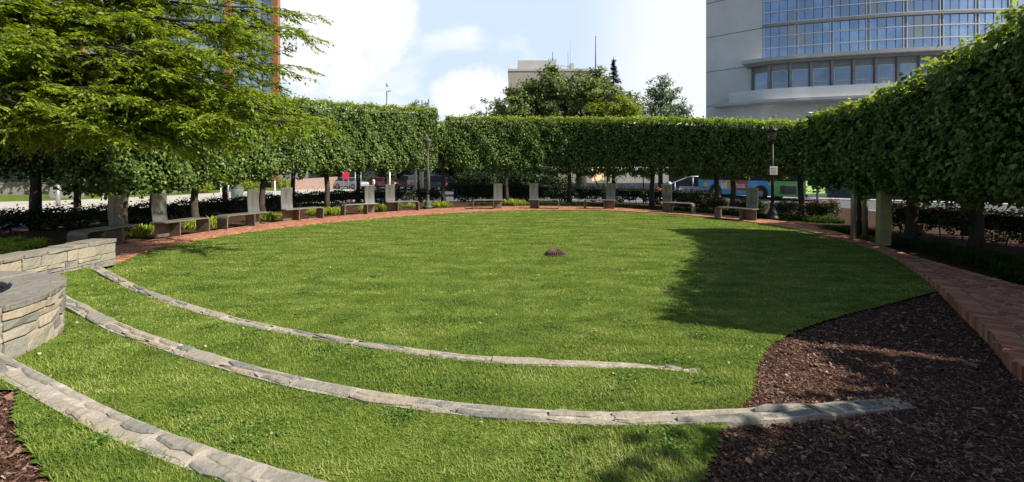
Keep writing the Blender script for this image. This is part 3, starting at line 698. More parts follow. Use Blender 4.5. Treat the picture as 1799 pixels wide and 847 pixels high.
# left front row: travels from near left to far gap; inner side is on the right hand of travel
lf = [T_(216, 13.0), T_(343, 16.0), T_(460, 19.0), T_(575, 21.9), T_(680, 24.6)]
clipped_row([(-11.2, 11.9, 1.35, 4.75), (-11.25, 14.5, 1.4, 4.8), (-10.95, 17.0, 1.55, 4.9), (-10.3, 19.2, 1.75, 4.95), (-8.9, 21.9, 1.95, 5.1), (-6.7, 24.5, 2.05, 5.25), (-4.6, 26.0, 2.1, 5.35)], lf, .75, 440, .108,
    ['clipped tree with bushy crown, nearest of the left front row, behind the leftmost bench', 'clipped tree with grey trunk, just right of the second bench back from the left', 'clipped tree whose trunk stands right of the third bench back from the left', 'clipped tree with bare grey trunk between the fourth and fifth benches from the left', 'clipped tree whose trunk stands between the fifth and sixth benches from the left'], GR)
# left back row
lb = [(-21.5, 14.0), T_(60, 16.6), T_(137, 18.2), T_(268, 19.8), T_(395, 22.6), T_(515, 25.2), T_(629, 28.0), T_(737, 29.6)]
clipped_row([(-24, 12.0, 1.75, 4.9), (-17.6, 16.6, 1.85, 4.9), (-15.5, 20.0, 1.95, 4.9), (-13.4, 23.6, 2.1, 5.0), (-10.6, 27.0, 2.2, 5.0), (-6.6, 29.8, 2.3, 5.1), (-3.6, 31.0, 2.4, 5.1)], lb, .8, 150, .15,
    ['dark clipped tree at far left edge, hidden in deep shade', 'dark clipped tree in shade behind the low stone wall, second from the left edge', 'clipped tree in the back row whose dark trunk stands by the pale roadside post', 'dark clipped tree of the back row between the first and second benches from the left', 'thin trunked clipped tree of the back row beside the green litter bin', 'dark clipped tree of the back row left of the pink brick wall', 'dark clipped tree of the back row seen in front of the parked red car', 'dark clipped tree of the back row just left of the grey lamp post'], GR, backd=.15)
# centre row: from left gap round to the right; 
cf = [T_(779, 27.0), T_(889, 27.0), T_(1000, 27.2), T_(1145, 24.6), T_(1259, 22.2), T_(1287, 21.3), T_(1408, 18.9)]
clipped_row([(-3.85, 27.1, 2.05, 5.0), (-.4, 27.4, 1.95, 5.0), (3.4, 27.2, 1.75, 4.95), (7.3, 25.0, 1.75, 4.7), (9.8, 22.4, 1.75, 4.35), (11.8, 19.4, 1.72, 3.92), (13.1, 16.9, 1.65, 3.72)], cf, .8, 400, .112,
    ['clipped tree right of the grey lamp post at the gap in the ring, centre row', 'clipped tree between the two pale upright bench backs in the centre row', 'clipped tree behind and right of the eighth bench, thin dark trunk in the centre row', 'clipped tree with a dark leaning trunk left of the tenth bench, beside the orange barrel', 'clipped tree whose trunk crosses the front wheel of the bus', 'clipped tree whose trunk crosses the white panel of the bus advert', 'clipped tree right of the signed lamp post, its trunk crossing the green bus end'], GR)
# right row
rt = [(9.95, 13.1), (10.25, 11.7), (10.9, 10.7), (10.0, 8.0), (8.6, 4.9)]
clipped_row([(9.55, 13.4, 1.5, 3.5), (9.85, 11.5, 1.45, 3.75), (9.75, 9.4, 1.4, 4.15), (9.25, 7.2, 1.45, 4.6), (8.5, 5.2, 1.45, 4.8), (7.8, 3.6, 1.5, 4.8)], rt, .95, 560, .112,
    ['clipped tree at the left end of the large right hand hedge, behind the bronze posts', 'clipped tree with a dark flared trunk just right of the square bronze pillar', 'clipped tree with a thick dark trunk toward the right edge, third along the right hedge', 'clipped tree whose crown fills the right edge of the photo', 'clipped tree just outside the right edge of the photo'], GR)
clipped_row([(13.0, 14.9, 1.5, 3.6), (13.9, 12.4, 1.45, 3.9), (14.1, 10.0, 1.45, 4.1), (13.3, 7.2, 1.4, 4.2), (11.9, 4.6, 1.4, 4.3)], [(13.4, 13.4), (14.1, 10.8), (13.6, 8.0), (12.3, 5.4)], .8, 170, .15,
    ['dark clipped tree of the right back row, behind the two round bronze posts', 'dark clipped tree of the right back row beyond the orange tipped low hedge', 'dark clipped tree of the right back row near the right edge of the photo', 'dark clipped tree of the right back row just outside the photo'], GR, backd=.2)
# trees beside the photographer that throw the shade at the bottom of the picture
clipped_row([(7.6, 3.35, 1.1, 3.4), (7.2, 1.7, 1.2, 3.7), (5.55, .35, 1.7, 4.6), (5.3, -1.2, 1.5, 4.8), (5.5, -3.0, 1.5, 4.8)], [(7.0, .4), (6.0, -1.8)], .9, 160, .17,
    ['clipped tree right of the photographer beside the brick path', 'clipped tree behind the photographer on the right'], GR)

# ================================================================= BIG OVERHANGING TREE (left)
def big_tree():
    root = empty('overhanging_tree', (-12.8, 8.0, 0), 0, 'large tree with long fine leafed boughs hanging in from the upper left corner', 'tree')
    loc = Vector((-12.8, 8.0, 0)); tr = MB()
    tr.tube([(0, 0, 0), (.05, .05, 1.2), (.1, .2, 2.6), (.15, .3, 4.2)], [.34, .26, .24, .2], 12)
    tr.build('trunk', M['bark_dark'], root)
    tg = [(505, 60, 10.0), (492, 25, 10.8), (440, 105, 9.4), (482, 150, 10.4), (400, 60, 10.2), (530, 203, 10.2), (455, 228, 9.6), (400, 245, 10.2), (470, 190, 11.2), (420, 160, 9.0), (330, 255, 9.6), (250, 245, 9.0), (180, 225, 8.5), (330, 210, 9.0), (260, 180, 8.5),
          (110, 205, 8.2), (40, 185, 7.8), (350, 105, 8.8), (280, 55, 9.2), (380, 0, 11.0), (250, 10, 9.8), (180, 110, 8.2), (90, 110, 8.0), (20, 120, 8.4), (140, 30, 9.0), (40, 20, 8.8), (330, -60, 10.1), (160, -70, 9.6), (450, -50, 11.1), (10, -80, 9.6),
          (20, 235, 9.5), (130, 240, 10.0), (60, 150, 9.4), (150, 180, 10.0), (220, 130, 10.6), (300, 145, 10.8), (390, 195, 11.0), (300, 225, 10.6), (500, 215, 9.6), (360, 150, 9.6), (440, 20, 10.4), (455, 75, 10.6), (300, 90, 10.4), (220, 210, 9.8), (80, 60, 9.8), (415, 215, 9.4), (350, 235, 9.8), (430, 180, 10.6), (20, 60, 8.2), (490, 120, 9.8)]
    tg_shade = [(-15, 10, 5), (-13, 12, 6), (-16, 7.5, 5), (-11, 11, 7), (-14, 9, 7.5), (-10, 12.5, 7.2), (-17, 11, 6.5), (-12, 9.5, 8.2), (-9.5, 10, 7.8), (-15, 12.5, 4.2), (-17.5, 9, 4.5), (-13.5, 11, 3.6), (-14.5, 7, 8)]  # unseen boughs beyond the left edge, added to shade the back row
    leafP = []; leafD = []; bm_ = MB()
    def limb(a, b, r0, r1, sag, n=6):
        pts = []; 
        for k in range(n + 1):
            t = k / n; p = a.lerp(b, t); p.z += sag * math.sin(math.pi * t) ; p += Vector((random.gauss(0, .05), random.gauss(0, .05), random.gauss(0, .04))) * (1 if 0 < k < n else 0); pts.append(p)
        bm_.tube(pts, [r0 + (r1 - r0) * k / n for k in range(n + 1)], 6 if r0 > .02 else 4, cap=False); return pts
    starts = [Vector((.15, .3, 4.2)), Vector((.1, .25, 3.4)), Vector((.1, .2, 2.7))]
    for T in [Vector((LX(px, d), d, LZ(py, d))) - loc for (px, py, d) in tg] + [Vector(t) - loc for t in tg_shade]:
        st = starts[0] if T.z > 4.2 else starts[1] if T.z > 3.2 else starts[2]
        hub = st.lerp(T, .45) + Vector((0, 0, .35))
        p1 = limb(st, hub, .085, .055, .1, 4); p2 = limb(hub, T, .052, .01, .22, 8)
        ax = (T - hub).normalized(); allp = p1[2:] + p2
        for i in range(20):
            k = random.uniform(2.5, len(allp) - 1.2); a = allp[int(k)].lerp(allp[int(k) + 1], k % 1)
            dirn = (ax * random.uniform(.5, 1.0) + Vector((random.gauss(0, .6), random.gauss(0, .7), random.gauss(-.02, .11)))).normalized()
            ln = random.uniform(.5, 1.2); e = a + dirn * ln; e.z -= .12
            tw = limb(a, e, .012, .004, .08, 4)
            for j in range(10):
                kk = random.uniform(.6, 3.9); b = tw[int(kk)].lerp(tw[min(int(kk) + 1, 4)], kk % 1)
                d2 = (dirn * .9 + Vector((random.gauss(0, .7), random.gauss(0, .7), random.gauss(-.15, .15)))).normalized(); l2 = random.uniform(.2, .48); e2 = b + d2 * l2; e2.z -= .07
                if j % 2 == 0: bm_.tube([b, e2], [.004, .002], 3, cap=False)
                for m in range(14):
                    t = (m + random.random()) / 14; leafP.append(b.lerp(e2, t)); sd = Vector((-d2.y, d2.x, 0)) * (1 if m % 2 else -1); leafD.append((d2 * .7 + sd * .7 + Vector((0, 0, -.35))).normalized())
    bm_.build('branches', M['bark_dark'], root)
    P = np.array(leafP) + rng.normal(0, .012, (len(leafP), 3)); D = np.array(leafD) + rng.normal(0, .2, (len(leafP), 3)); D /= np.linalg.norm(D, axis=1)[:, None]
    up = np.tile([0, 0, 1.], (len(P), 1)) + rng.normal(0, .45, (len(P), 3)); s = np.cross(D, up); s /= np.linalg.norm(s, axis=1)[:, None]; nn = np.cross(s, D)
    Lf = rng.uniform(.065, .125, len(P))[:, None]
    V = np.stack([P, P + D * Lf * .45 + s * Lf * .2 + nn * Lf * .06, P + D * Lf, P + D * Lf * .45 - s * Lf * .2 + nn * Lf * .06], 1).reshape(-1, 3)
    quads('crown', V, [M['leaf_big']], root); print('big leaves', len(P))
big_tree()

# ================================================================= LOW HEDGES, BUSHES, GROUND PLANTS
def low_hedge(name, label, cps, half, dens, leaf, m, mt=None):
    q = spline(cps, 120); root = empty(name, (0, 0, 0), 0, label, 'hedge')
    L = np.r_[0, np.cumsum(np.linalg.norm(np.diff(q[:, :2], axis=0), axis=1))]
    o = crown_mesh(q[:, :2], q[:, 2:4], 0, L[-1], half, dens, leaf, 3.3, root, (True, True), .2, [M[m], M[mt or m], M['leaf_core']], (.14, .16, .1)); o.name = 'foliage'
    st = MB()
    for s in np.arange(.2, L[-1], .45):
        x = np.interp(s, L, q[:, 0]); y = np.interp(s, L, q[:, 1]); z = np.interp(s, L, q[:, 2])
        st = MB(); st.tube([(x, y, float(Hm(np.array(x), np.array(y))) - .03), (x + random.uniform(-.2, .2), y + random.uniform(-.2, .2), z + .4)], [.018, .01], 5, cap=False); st.build('stem', M['bark_dark'], root)
low_hedge('low_hedge', 'dark low clipped hedge running behind the left benches', [(-21, 12.4, .08, .56), (-15.2, 14.6, .08, .6), (-13.2, 17.6, .1, .6), (-12.0, 20.6, .1, .64), (-10.2, 23.6, .12, .72), (-7.6, 26.3, .12, .74), (-4.6, 28.0, .12, .64)], .45, 700, .075, 'leaf_box')
low_hedge('low_hedge', 'dark low hedge behind the pair of pale bench backs at the far side', [(-3.6, 28.4, .15, .95), (0, 28.9, .15, 1.0), (4.2, 28.6, .15, .85), (8.2, 26.3, .18, .75), (10.6, 23.6, .2, .75)], .4, 600, .08, 'leaf_box')
low_hedge('low_hedge', 'low hedge with an orange top behind the trunks at the right edge', [(11.6, 13.9, .2, .86), (12.6, 12.2, .2, .82), (12.9, 10.0, .2, .8), (12.4, 7.6, .2, .85)], .42, 900, .06, 'leaf_bush', 'leaf_red')  # upper leaves are coloured orange
def bush(x, y, r, h, label, red=.25, m='leaf_bush', n=2200, leaf=.055, cat='bush', name='bush', z0=None, group=None, m2='leaf_red'):
    z0 = float(Hm(np.array(x), np.array(y))) if z0 is None else z0
    root = empty(name, (x, y, z0), 0, label, cat, group)
    cen = rng.normal(0, 1, (26, 3)); cen /= np.linalg.norm(cen, axis=1)[:, None]; cen *= rng.uniform(.4, .85, (26, 1)); cen[:, 2] = cen[:, 2] * .45 + .55
    k = rng.integers(0, 26, n); d = rng.normal(0, 1, (n, 3)); d /= np.linalg.norm(d, axis=1)[:, None]
    P = (cen[k] + d * .3 * rng.uniform(.6, 1.05, (n, 1))) * [r, r, h]; P[:, 2] = np.maximum(P[:, 2], .06)
    o = quads('foliage', leaf_quads(P, d + [0, 0, .4], leaf, droop=.2), [M[m], M[m2]], root, ((P[:, 2] > h * .72) & (rng.random(n) < red * 2)).astype(int))
    for i in range(5): st = MB(); st.tube([(random.uniform(-.06, .06), random.uniform(-.06, .06), -.03), (random.uniform(-.6, .6) * r, random.uniform(-.6, .6) * r, h * .7)], [.012, .006], 5, cap=False); st.build('stem', M['bark_dark'], root)
    return root
BG = 'loose bushes in the bed in front of the bus'
bl = [(1205, 22.8, .7, .75, .0, 'dark bush just right of the tenth bench from the left'), (1235, 22.6, .6, .72, .0, 'dark round bush below the front end of the bus'), (1262, 21.8, .55, .62, .35, 'small orange tipped bush below the front wheel of the bus'),
      (1305, 20.4, .5, .7, .3, 'bush with orange tips right behind the eleventh bench'), (1330, 20.2, .55, .72, .05, 'dark green bush left of the signed lamp post'), (1383, 18.9, .6, .72, .1, 'bush between the signed lamp post and the next trunk'),
      (1428, 18.2, .45, .7, .5, 'red tipped bush just right of the trunk over the green bus end'), (1455, 18.0, .5, .72, .4, 'rust and green bush at the end of the bed by the road')]
for px, d, r, h, rd, lb_ in bl: bush(LX(px, d), d, r, h, lb_, rd, group=BG)

def lily_clump(name, n, ln, wd, m):
    V = []
    for i in range(n):
        a = random.uniform(0, 6.283); r0 = random.uniform(0, .12); L = ln * random.uniform(.6, 1.1); out = random.uniform(.25, 1.0); p = Vector((r0 * math.cos(a), r0 * math.sin(a), 0)); a += random.gauss(0, .5)
        dr = Vector((math.cos(a), math.sin(a), 0)); sd = Vector((-dr.y, dr.x, 0)); pts = []
        for k in range(5):
            t = k / 4; pts.append(p + dr * L * out * t ** 1.3 * .8 + Vector((0, 0, L * (t * 1.25 - t * t * (.45 + .75 * out)))))
        for k in range(4):
            w0 = wd * (1 - (k / 4) ** 2 * .9); w1 = wd * (1 - ((k + 1) / 4) ** 2 * .93)
            V += [pts[k] - sd * w0, pts[k] + sd * w0, pts[k + 1] + sd * w1, pts[k + 1] - sd * w1]
    # weld each blade into one island
    V = np.array([tuple(v) for v in V]); me = bpy.data.meshes.new('leaves'); vs = []; fs = []
    B = V.reshape(n, 4, 4, 3)
    for b in B:
        o = len(vs); vs += [b[0][0], b[0][1]]
        for k in range(4): vs += [b[k][3], b[k][2]]; fs.append((o + 2 * k, o + 2 * k + 1, o + 2 * k + 3, o + 2 * k + 2))
    me.from_pydata([tuple(v) for v in vs], [], fs); me.materials.append(M[m]); me.update(); return me
lily = [lily_clump('l', 150, .42, .011, 'leaf_lily') for _ in range(3)]
lirio = [lily_clump('l', 110, .34, .008, 'leaf_lirio') for _ in range(3)]
def place_plants(items, meshes, name, cat, group):
    for i, (x, y, s, lb_) in enumerate(items):
        o = bpy.data.objects.new(name, meshes[i % len(meshes)]); COL.objects.link(o)
        o.location = (x, y, float(Hm(np.array(x), np.array(y)))); o.rotation_euler = (0, 0, random.uniform(0, 6)); o.scale = (s, s, s * random.uniform(.9, 1.1)); prop(o, lb_, cat, group)
it = []
benchname = ['leftmost', 'second', 'third', 'fourth', 'fifth', 'sixth', 'seventh', 'eighth', 'ninth', 'tenth', 'eleventh']
for px, py, wl in [(262, 414, 'leftmost and second benches'), (382, 398, 'second and third benches'), (480, 387, 'third and fourth benches'), (588, 377, 'fourth and fifth benches'), (664, 371, 'fifth and sixth benches'), (772, 364.5, 'grey lamp post and seventh bench'), (905, 361, 'seventh and eighth benches')]:
    x, y, _ = W(px, py, 0)
    for k, (ox, oy, sz) in enumerate([(0, -.08, 1.55), (.42, .25, 1.45), (-.40, .12, 1.35)]):
        dr = np.array([x, y]) - [.3, 13]; dr /= np.linalg.norm(dr); tg = np.array([-dr[1], dr[0]])
        it.append((x + tg[0] * ox + dr[0] * (oy + .3), y + tg[1] * ox + dr[1] * (oy + .3), sz, ('bright lime daylily clump nearest the path, between the %s', 'lime daylily clump set farthest back between the %s', 'lime daylily clump at the left side between the %s')[k] % wl))
for k, (px, py) in enumerate([(350, 399), (548, 375), (570, 373), (700, 364), (722, 364)]):
    x, y, _ = W(px, py, 0); it.append((x, y, 1.15, ['lime daylily clump seen under the seat of the second bench', 'lime daylily clump behind the seat of the fourth bench', 'dull daylily clump at the foot of the trunk by the fourth bench', 'lime daylily clump seen under the seat of the sixth bench', 'lime daylily clump between the sixth bench and the grey lamp post'][k]))
place_plants(it, lily, 'daylily_clump', 'daylily', 'lime daylilies between the left benches')
def mass(name, label, pts, spread, cnt, meshes, m, sc=1.0):
    """a continuous planting of many small clumps merged in one object"""
    q = spline(pts, 200); V = []; Fc = []
    for i in range(cnt):
        k = random.randrange(200); x = q[k][0] + random.uniform(-spread, spread); y = q[k][1] + random.uniform(-spread, spread)
        me = random.choice(meshes); a = random.uniform(0, 6.28); s = sc * random.uniform(.7, 1.1); z = float(Hm(np.array(x), np.array(y)))
        co = np.empty(len(me.vertices) * 3, np.float32); me.vertices.foreach_get('co', co); co = co.reshape(-1, 3) * s
        X = co[:, 0] * math.cos(a) - co[:, 1] * math.sin(a) + x; Y = co[:, 0] * math.sin(a) + co[:, 1] * math.cos(a) + y
        fi = np.empty(len(me.loops), np.int32); me.loops.foreach_get('vertex_index', fi)
        Fc.append(fi.reshape(-1, 4) + sum(len(v) for v in V) if False else fi.reshape(-1, 4)); V.append(np.stack([X, Y, co[:, 2] + z], 1))
    off = 0; FF = []
    for v, f in zip(V, Fc): FF.append(f + off); off += len(v)
    V = np.vstack(V); FF = np.vstack(FF); me = bpy.data.meshes.new(name); me.vertices.add(len(V)); me.vertices.foreach_set('co', V.astype(np.float32).ravel())
    me.loops.add(len(FF) * 4); me.loops.foreach_set('vertex_index', FF.astype(np.int32).ravel()); me.polygons.add(len(FF)); me.polygons.foreach_set('loop_start', np.arange(0, len(FF) * 4, 4, dtype=np.int32))
    me.materials.append(M[m]); me.update(calc_edges=True); o = bpy.data.objects.new(name, me); COL.objects.link(o); return prop(o, label, 'ground cover', kind='stuff')
mass('lilyturf', 'dark green lilyturf ground cover edging the brick path on the right', [(9.9, 12.0), (10.2, 10.9), (9.8, 9.3), (9.2, 7.6), (8.6, 6.2)], .5, 190, lirio, 'leaf_lirio', 1.1)
mass('ground_cover', 'green ground cover between the far right benches and the bushes', [(5.2, 23.3), (7.4, 21.8), (9.2, 20.0), (10.6, 18.2), (11.9, 16.6)], .45, 160, lirio, 'leaf_lirio', 1.15)
mass('ground_cover', 'dark ground cover behind the centre benches', [(-2.2, 25.0), (0, 25.3), (2.4, 25.2), (5.0, 24.2)], .35, 90, lirio, 'leaf_lirio', 1.0)
mass('ground_cover', 'small island of ground cover left of the bronze posts by the path', [(10.3, 14.5), (10.7, 13.8)], .4, 30, lirio, 'leaf_lirio', 1.0)
mass('ground_cover', 'lime ground cover behind the low stone wall on the left', [(-11.8, 8.6), (-12.2, 10.2), (-13.0, 11.4)], 1.0, 120, lily, 'leaf_lily', .8)

# ================================================================= BENCHES
def make_bench(kind):
    """kind A: tall back at the viewer's left, waterfall end at the right; kind B mirrored"""
    sg = 1 if kind == 'A' else -1
    root = empty('bench', (0, 0, 0)); L = 1.48; hd = .235
    prof = [(-L / 2, .45), (L / 2 - .12, .45), (L / 2 - .055, .438), (L / 2 - .018, .405), (L / 2, .34), (L / 2, 0)]
    inn = [(-L / 2, .415), (L / 2 - .12, .415), (L / 2 - .075, .405), (L / 2 - .05, .385), (L / 2 - .036, .34), (L / 2 - .036, 0)]
    def strip(i0, i1, name, m):
        mb = MB(); vs = []
        for k in range(i0, i1 + 1):
            for (x, z), y in ((prof[k], -hd), (prof[k], hd), (inn[k], hd), (inn[k], -hd)): vs.append((x * sg, y, z))
        n = i1 - i0 + 1; fs = [(k * 4 + i, k * 4 + (i + 1) % 4, (k + 1) * 4 + (i + 1) % 4, (k + 1) * 4 + i) for k in range(n - 1) for i in range(4)]
        fs += [(3, 2, 1, 0), tuple((n - 1) * 4 + i for i in range(4))]; fs = [f[::-1] for f in fs] if sg > 0 else fs
        mb.add(vs, fs); return mb.build(name, m, root, bevel=.004)
    strip(0, 4, 'seat', M['seat']); strip(4, 5, 'leg', M['zinc_leg'])
    lg = MB(); xa, xb = -L / 2 + .05, -L / 2 + .48
    lg.box(min(xa * sg, xb * sg), max(xa * sg, xb * sg), .12, .15, 0, .414); lg.box(min(xb * sg, (xb + .03) * sg), max(xb * sg, (xb + .03) * sg), -hd + .01, hd - .01, 0, .413)
    lg.build('leg', M['zinc_leg'], root, bevel=.004)
    # tall upright back, bowed plate
    bk = MB(); vs = []; n = 12; x0, x1 = -L / 2 + .02, -L / 2 + .45; th = .028
    cy = lambda t: .15 + .035 * math.sin(t * math.pi * 1.15) + .04 * t * t
    for k in range(n + 1):
        t = k / n; z = .452 + .77 * t; y = cy(t)
        for x, yy in ((x0, y), (x1, y), (x1, y + th), (x0, y + th)): vs.append((x * sg, yy, z))
    fs = [(k * 4 + i, k * 4 + (i + 1) % 4, (k + 1) * 4 + (i + 1) % 4, (k + 1) * 4 + i) for k in range(n) for i in range(4)] + [(3, 2, 1, 0), tuple(n * 4 + i for i in range(4))]
    if sg < 0: fs = [f[::-1] for f in fs]
    bk.add(vs, fs); back = bk.build('backrest', M['zinc'], root, bevel=.003)
    # etched lines and reed-like figures, following the bow
    et = MB(); rs = random.Random(3)
    def q(xc, w_, t0, t1):
        y0, y1 = cy(t0) - .0015, cy(t1) - .0015; z0, z1 = .452 + .77 * t0, .452 + .77 * t1
        v = [(xc - w_, y0, z0), (xc + w_, y0, z0), (xc + w_, y1, z1), (xc - w_, y1, z1)]; et.add(v, [(0, 1, 2, 3)])
    xm = (x0 + x1) / 2 * sg
    for r in range(4):
        t = .93 - r * .06; x = xm - .155
        while x < xm + .13: w_ = rs.uniform(.008, .022); q(x + w_, w_, t - .012, t + .006); x += 2 * w_ + rs.uniform(.006, .02)
    et.build('lettering', M['etch'], back); et = MB()
    for i in range(16):
        x = xm + rs.uniform(-.15, .15); a = rs.uniform(.12, .3); b = a + rs.uniform(.12, .38); q(x, rs.uniform(.004, .009), a, (a + b) / 2); q(x + rs.uniform(-.012, .012), .004, (a + b) / 2, b)
    et.build('etching', M['etch'], back)
    return root
BA, BB = make_bench('A'), make_bench('B')
used = set()
bspec = [(200, 431, 'B'), (330, 413, 'A'), (436, 399, 'B'), (537, 386.5, 'A'), (636, 377, 'B'), (709, 371, 'A'), (858, 367.5, 'B'), (955, 367, 'A'), (1052, 367.5, 'B'), (1186, 374, 'A'), (1288, 386, 'B')]
extra = ['partly hidden by the end of the low stone wall', 'tall dark back on its left side, trunk behind it', 'waterfall leg on its left, lime daylilies at its right', 'tall back on its left, pink brick wall beyond', 'pale engraved back standing near its middle right', 'just left of the grey lamp post',
         'first one right of the grey lamp post', 'pale back on its left side', 'in shade at centre right', 'in front of the orange barrel', 'last one, beside the signed lamp post']
for i, (px, py, k) in enumerate(bspec):
    src = BA if k == 'A' else BB
    o = src if k not in used else copytree(src); used.add(k)
    x, y, _ = W(px, py, .02); v = np.array([.3, 12.0]) - [x, y]; v /= np.linalg.norm(v); v2 = v * .9 + np.array([-x, -y]) / math.hypot(x, y) * .1
    a = math.atan2(v2[1], v2[0]) + math.pi / 2
    o.location = (x - v[0] * .2, y - v[1] * .2, float(zpath(x, y)) - .004); o.rotation_euler = (0, 0, a)
    prop(o, ('%s metal bench from the left, %s' % (benchname[i], extra[i])) if i else 'leftmost metal bench, ' + extra[i], 'bench', 'metal benches with tall backs around the brick path')

# ================================================================= LAMPS, POSTS, DRAIN
def lamp(px, d, z_top, name, label, m, sign=False, zb=0.0, lean=0):
    x = LX(px, d); root = empty(name, (x, d, zb), 0, label, 'lamp post')
    b = MB(); b.lathe([(.001, 0), (.23, 0), (.23, .10), (.2, .13), (.17, .2), (.18, .24), (.13, .34), (.085, .46), (.075, .60), (.09, .63), (.07, .66)], (0, 0, 0), 16); b.build('base', m, root)
    p = MB(); p.tube([(0, 0, .64), (0, 0, z_top - .62)], [.06, .042], 12); p.lathe([(.042, z_top - .66), (.07, z_top - .62), (.05, z_top - .56), (.09, z_top - .5)], (0, 0, 0), 12); p.build('pole', m, root)
    h = MB(); h.lathe([(.09, z_top - .5), (.15, z_top - .2), (.15, z_top - .19)], (0, 0, 0), 8, smooth=False); hd_ = h.build('lantern', M['lampglass'], root)
    c = MB(); c.lathe([(.16, z_top - .2), (.2, z_top - .17), (.16, z_top - .08), (.05, z_top - .02), (.03, z_top + .06), (.001, z_top + .09)], (0, 0, 0), 12)
    for k in range(4):
        a = k * math.pi / 2 + .4; c.tube([(.095 * math.cos(a), .095 * math.sin(a), z_top - .5), (.155 * math.cos(a), .155 * math.sin(a), z_top - .18)], .01, 4)
    c.build('lantern_cap', m, root)
    if sign:
        s = MB(); s.box(-.15, .15, -.085, -.07, 1.72, 2.04); sg_ = s.build('sign', M['sign'], root, bevel=.01)
        t = MB(); t.box(-.11, -.06, -.0885, -.0862, 1.93, 1.99); t.box(-.11, .11, -.0885, -.0862, 1.75, 1.756)
        for r in range(2): t.box(-.04, .11, -.0885, -.0862, 1.945 + r * .03, 1.957 + r * .03)
        t.build('sign_lettering', M['signdark'], sg_)
        t = MB()
        for r in range(4):
            xx = -.11
            while xx < .1: w_ = random.uniform(.015, .04); t.box(xx, min(xx + w_, .11), -.0885, -.0862, 1.785 + r * .034, 1.799 + r * .034); xx += w_ + .01
        t.build('sign_lettering', M['signink'], sg_)
    return root
lamp(1357, 17.4, 3.55, 'lamp_post', 'dark iron lamp post with lantern and small white sign at the right', M['iron'], True)
lamp(751.5, 22.6, 3.5, 'lamp_post', 'grey fluted lamp post standing in the gap between the left and centre hedges', M['greyiron'])
# bronze posts and pillar
for px, py, lb_ in ((1500, 420, 'round bronze post standing nearest, leftmost of the three by the path'), (1519.5, 415, 'round bronze post set slightly behind, between its twin and the square pillar')):
    x, y, _ = W(px, py, .03); mb = MB(); mb.tube([(0, 0, -.02), (0, 0, 2.1)], [.072, .072], 20); mb.lathe([(.001, 2.103), (.06, 2.11), (.072, 2.1)], (0, 0, 0), 20)
    o = mb.build('bronze_post', M['bronze']); o.location = (x, y, .03); prop(o, lb_, 'post', 'round bronze posts by the path')
x, y, _ = W(1552, 431, .04); mb = MB(); mb.add([(-.13, -.1, 0), (.12, -.1, 0), (.12, .1, 0), (-.13, .1, 0), (-.10, -.1, 2.05), (.15, -.1, 2.05), (.15, .1, 2.05), (-.10, .1, 2.05)], [(3, 2, 1, 0), (4, 5, 6, 7), (0, 1, 5, 4), (1, 2, 6, 5), (2, 3, 7, 6), (3, 0, 4, 7)])
o = mb.build('pillar', M['slab'], bevel=.006); o.location = (x, y, .04); o.rotation_euler = (0, 0, R(-14)); prop(o, 'square olive bronze pillar right of the two round posts', 'pillar')
# drain
x, y, _ = W(976, 448, 0); root = empty('drain_grate', (x, y, float(H(x, y)) + .012), 0, 'domed rusty iron drain grate in the middle of the lawn', 'drain')
dr = MB(); nn_ = 26
for k in range(nn_):
    a = 2 * math.pi * k / nn_; pts = [(.235 * math.cos(a), .235 * math.sin(a), 0), (.19 * math.cos(a), .19 * math.sin(a), .065), (.12 * math.cos(a), .12 * math.sin(a), .108), (.045 * math.cos(a), .045 * math.sin(a), .125)]
    dr.tube(pts, [.011, .011, .009, .006], 5)
dr.build('bars', M['rust'], root)
dr = MB(); dr.tube([(.24 * math.cos(a), .24 * math.sin(a), 0) for a in np.linspace(0, 2 * np.pi, 33)], .014, 6); dr.lathe([(.001, .138), (.05, .132), (.06, .118), (.001, .112)], (0, 0, 0), 16); dr.build('rim', M['rust'], root)
dr = MB(); dr.lathe([(.001, .002), (.22, .002)], (0, 0, 0), 20); dr.build('shaft', M['black'], root)  # flat black disc; the darkness below the bars is painted on it
# street lamp with arm, plain poles
def pole(px, d, ytop, r, name, label, cat, m='steel', group=None, arm=None, zb=bigz, ybot=None):
    x = LX(px, d); zt = LZ(ytop, d); mb = MB(); mb.tube([(0, 0, 0), (0, 0, zt - zb)], [r * 1.2, r], 8)
    if arm == 'curve':
        mb.tube([(0, 0, zt - zb), (-.1, 0, zt - zb + .22), (-.35, 0, zt - zb + .4)], [r * .6, r * .5, r * .5], 6)
    if arm == 'stub': mb.tube([(0, 0, zt - zb - .1), (.25, 0, zt - zb + .02), (.45, 0, zt - zb + .02)], [r * .5] * 3, 6); mb.tube([(0, 0, zt - zb + .4), (.0, 0, zt - zb + .7)], [.06, .12], 6)
    if arm == 'curve':
        root = empty(name, (x, d, zb), 0, label, cat, group); o = mb.build('pole', M[m], root)
        h = MB(); h.lathe([(.001, .0), (.1, .02), (.12, .06), (.05, .12), (.001, .13)], (0, 0, 0), 10); hh = h.build('lamp_head', M['steel'], root); hh.location = (-.52, 0, zt - zb + .37); hh.scale = (2.2, 1, 1)
        return root
    o = mb.build(name, M[m]); o.location = (x, d, zb); return prop(o, label, cat, group)
pole(1436, 30, 210, .06, 'street_lamp', 'street lamp head on a curved arm peeking above the right hedge', 'street lamp', arm='curve')
pole(680, 42, 160, .09, 'street_pole', 'tall thin pole rising above the left hedge with a small fitting on top', 'pole', arm='stub')
for k, (px, yt) in enumerate([(730, 177), (742, 176), (753.5, 174)]):
    pole(px, 46, yt, .10, 'pole_top', ['leftmost of the three thin poles above the gap in the hedge', 'middle one of three thin poles above the gap in the hedge', 'rightmost of the three thin poles above the gap in the hedge'][k], 'pole', group='three thin poles above the hedge gap')

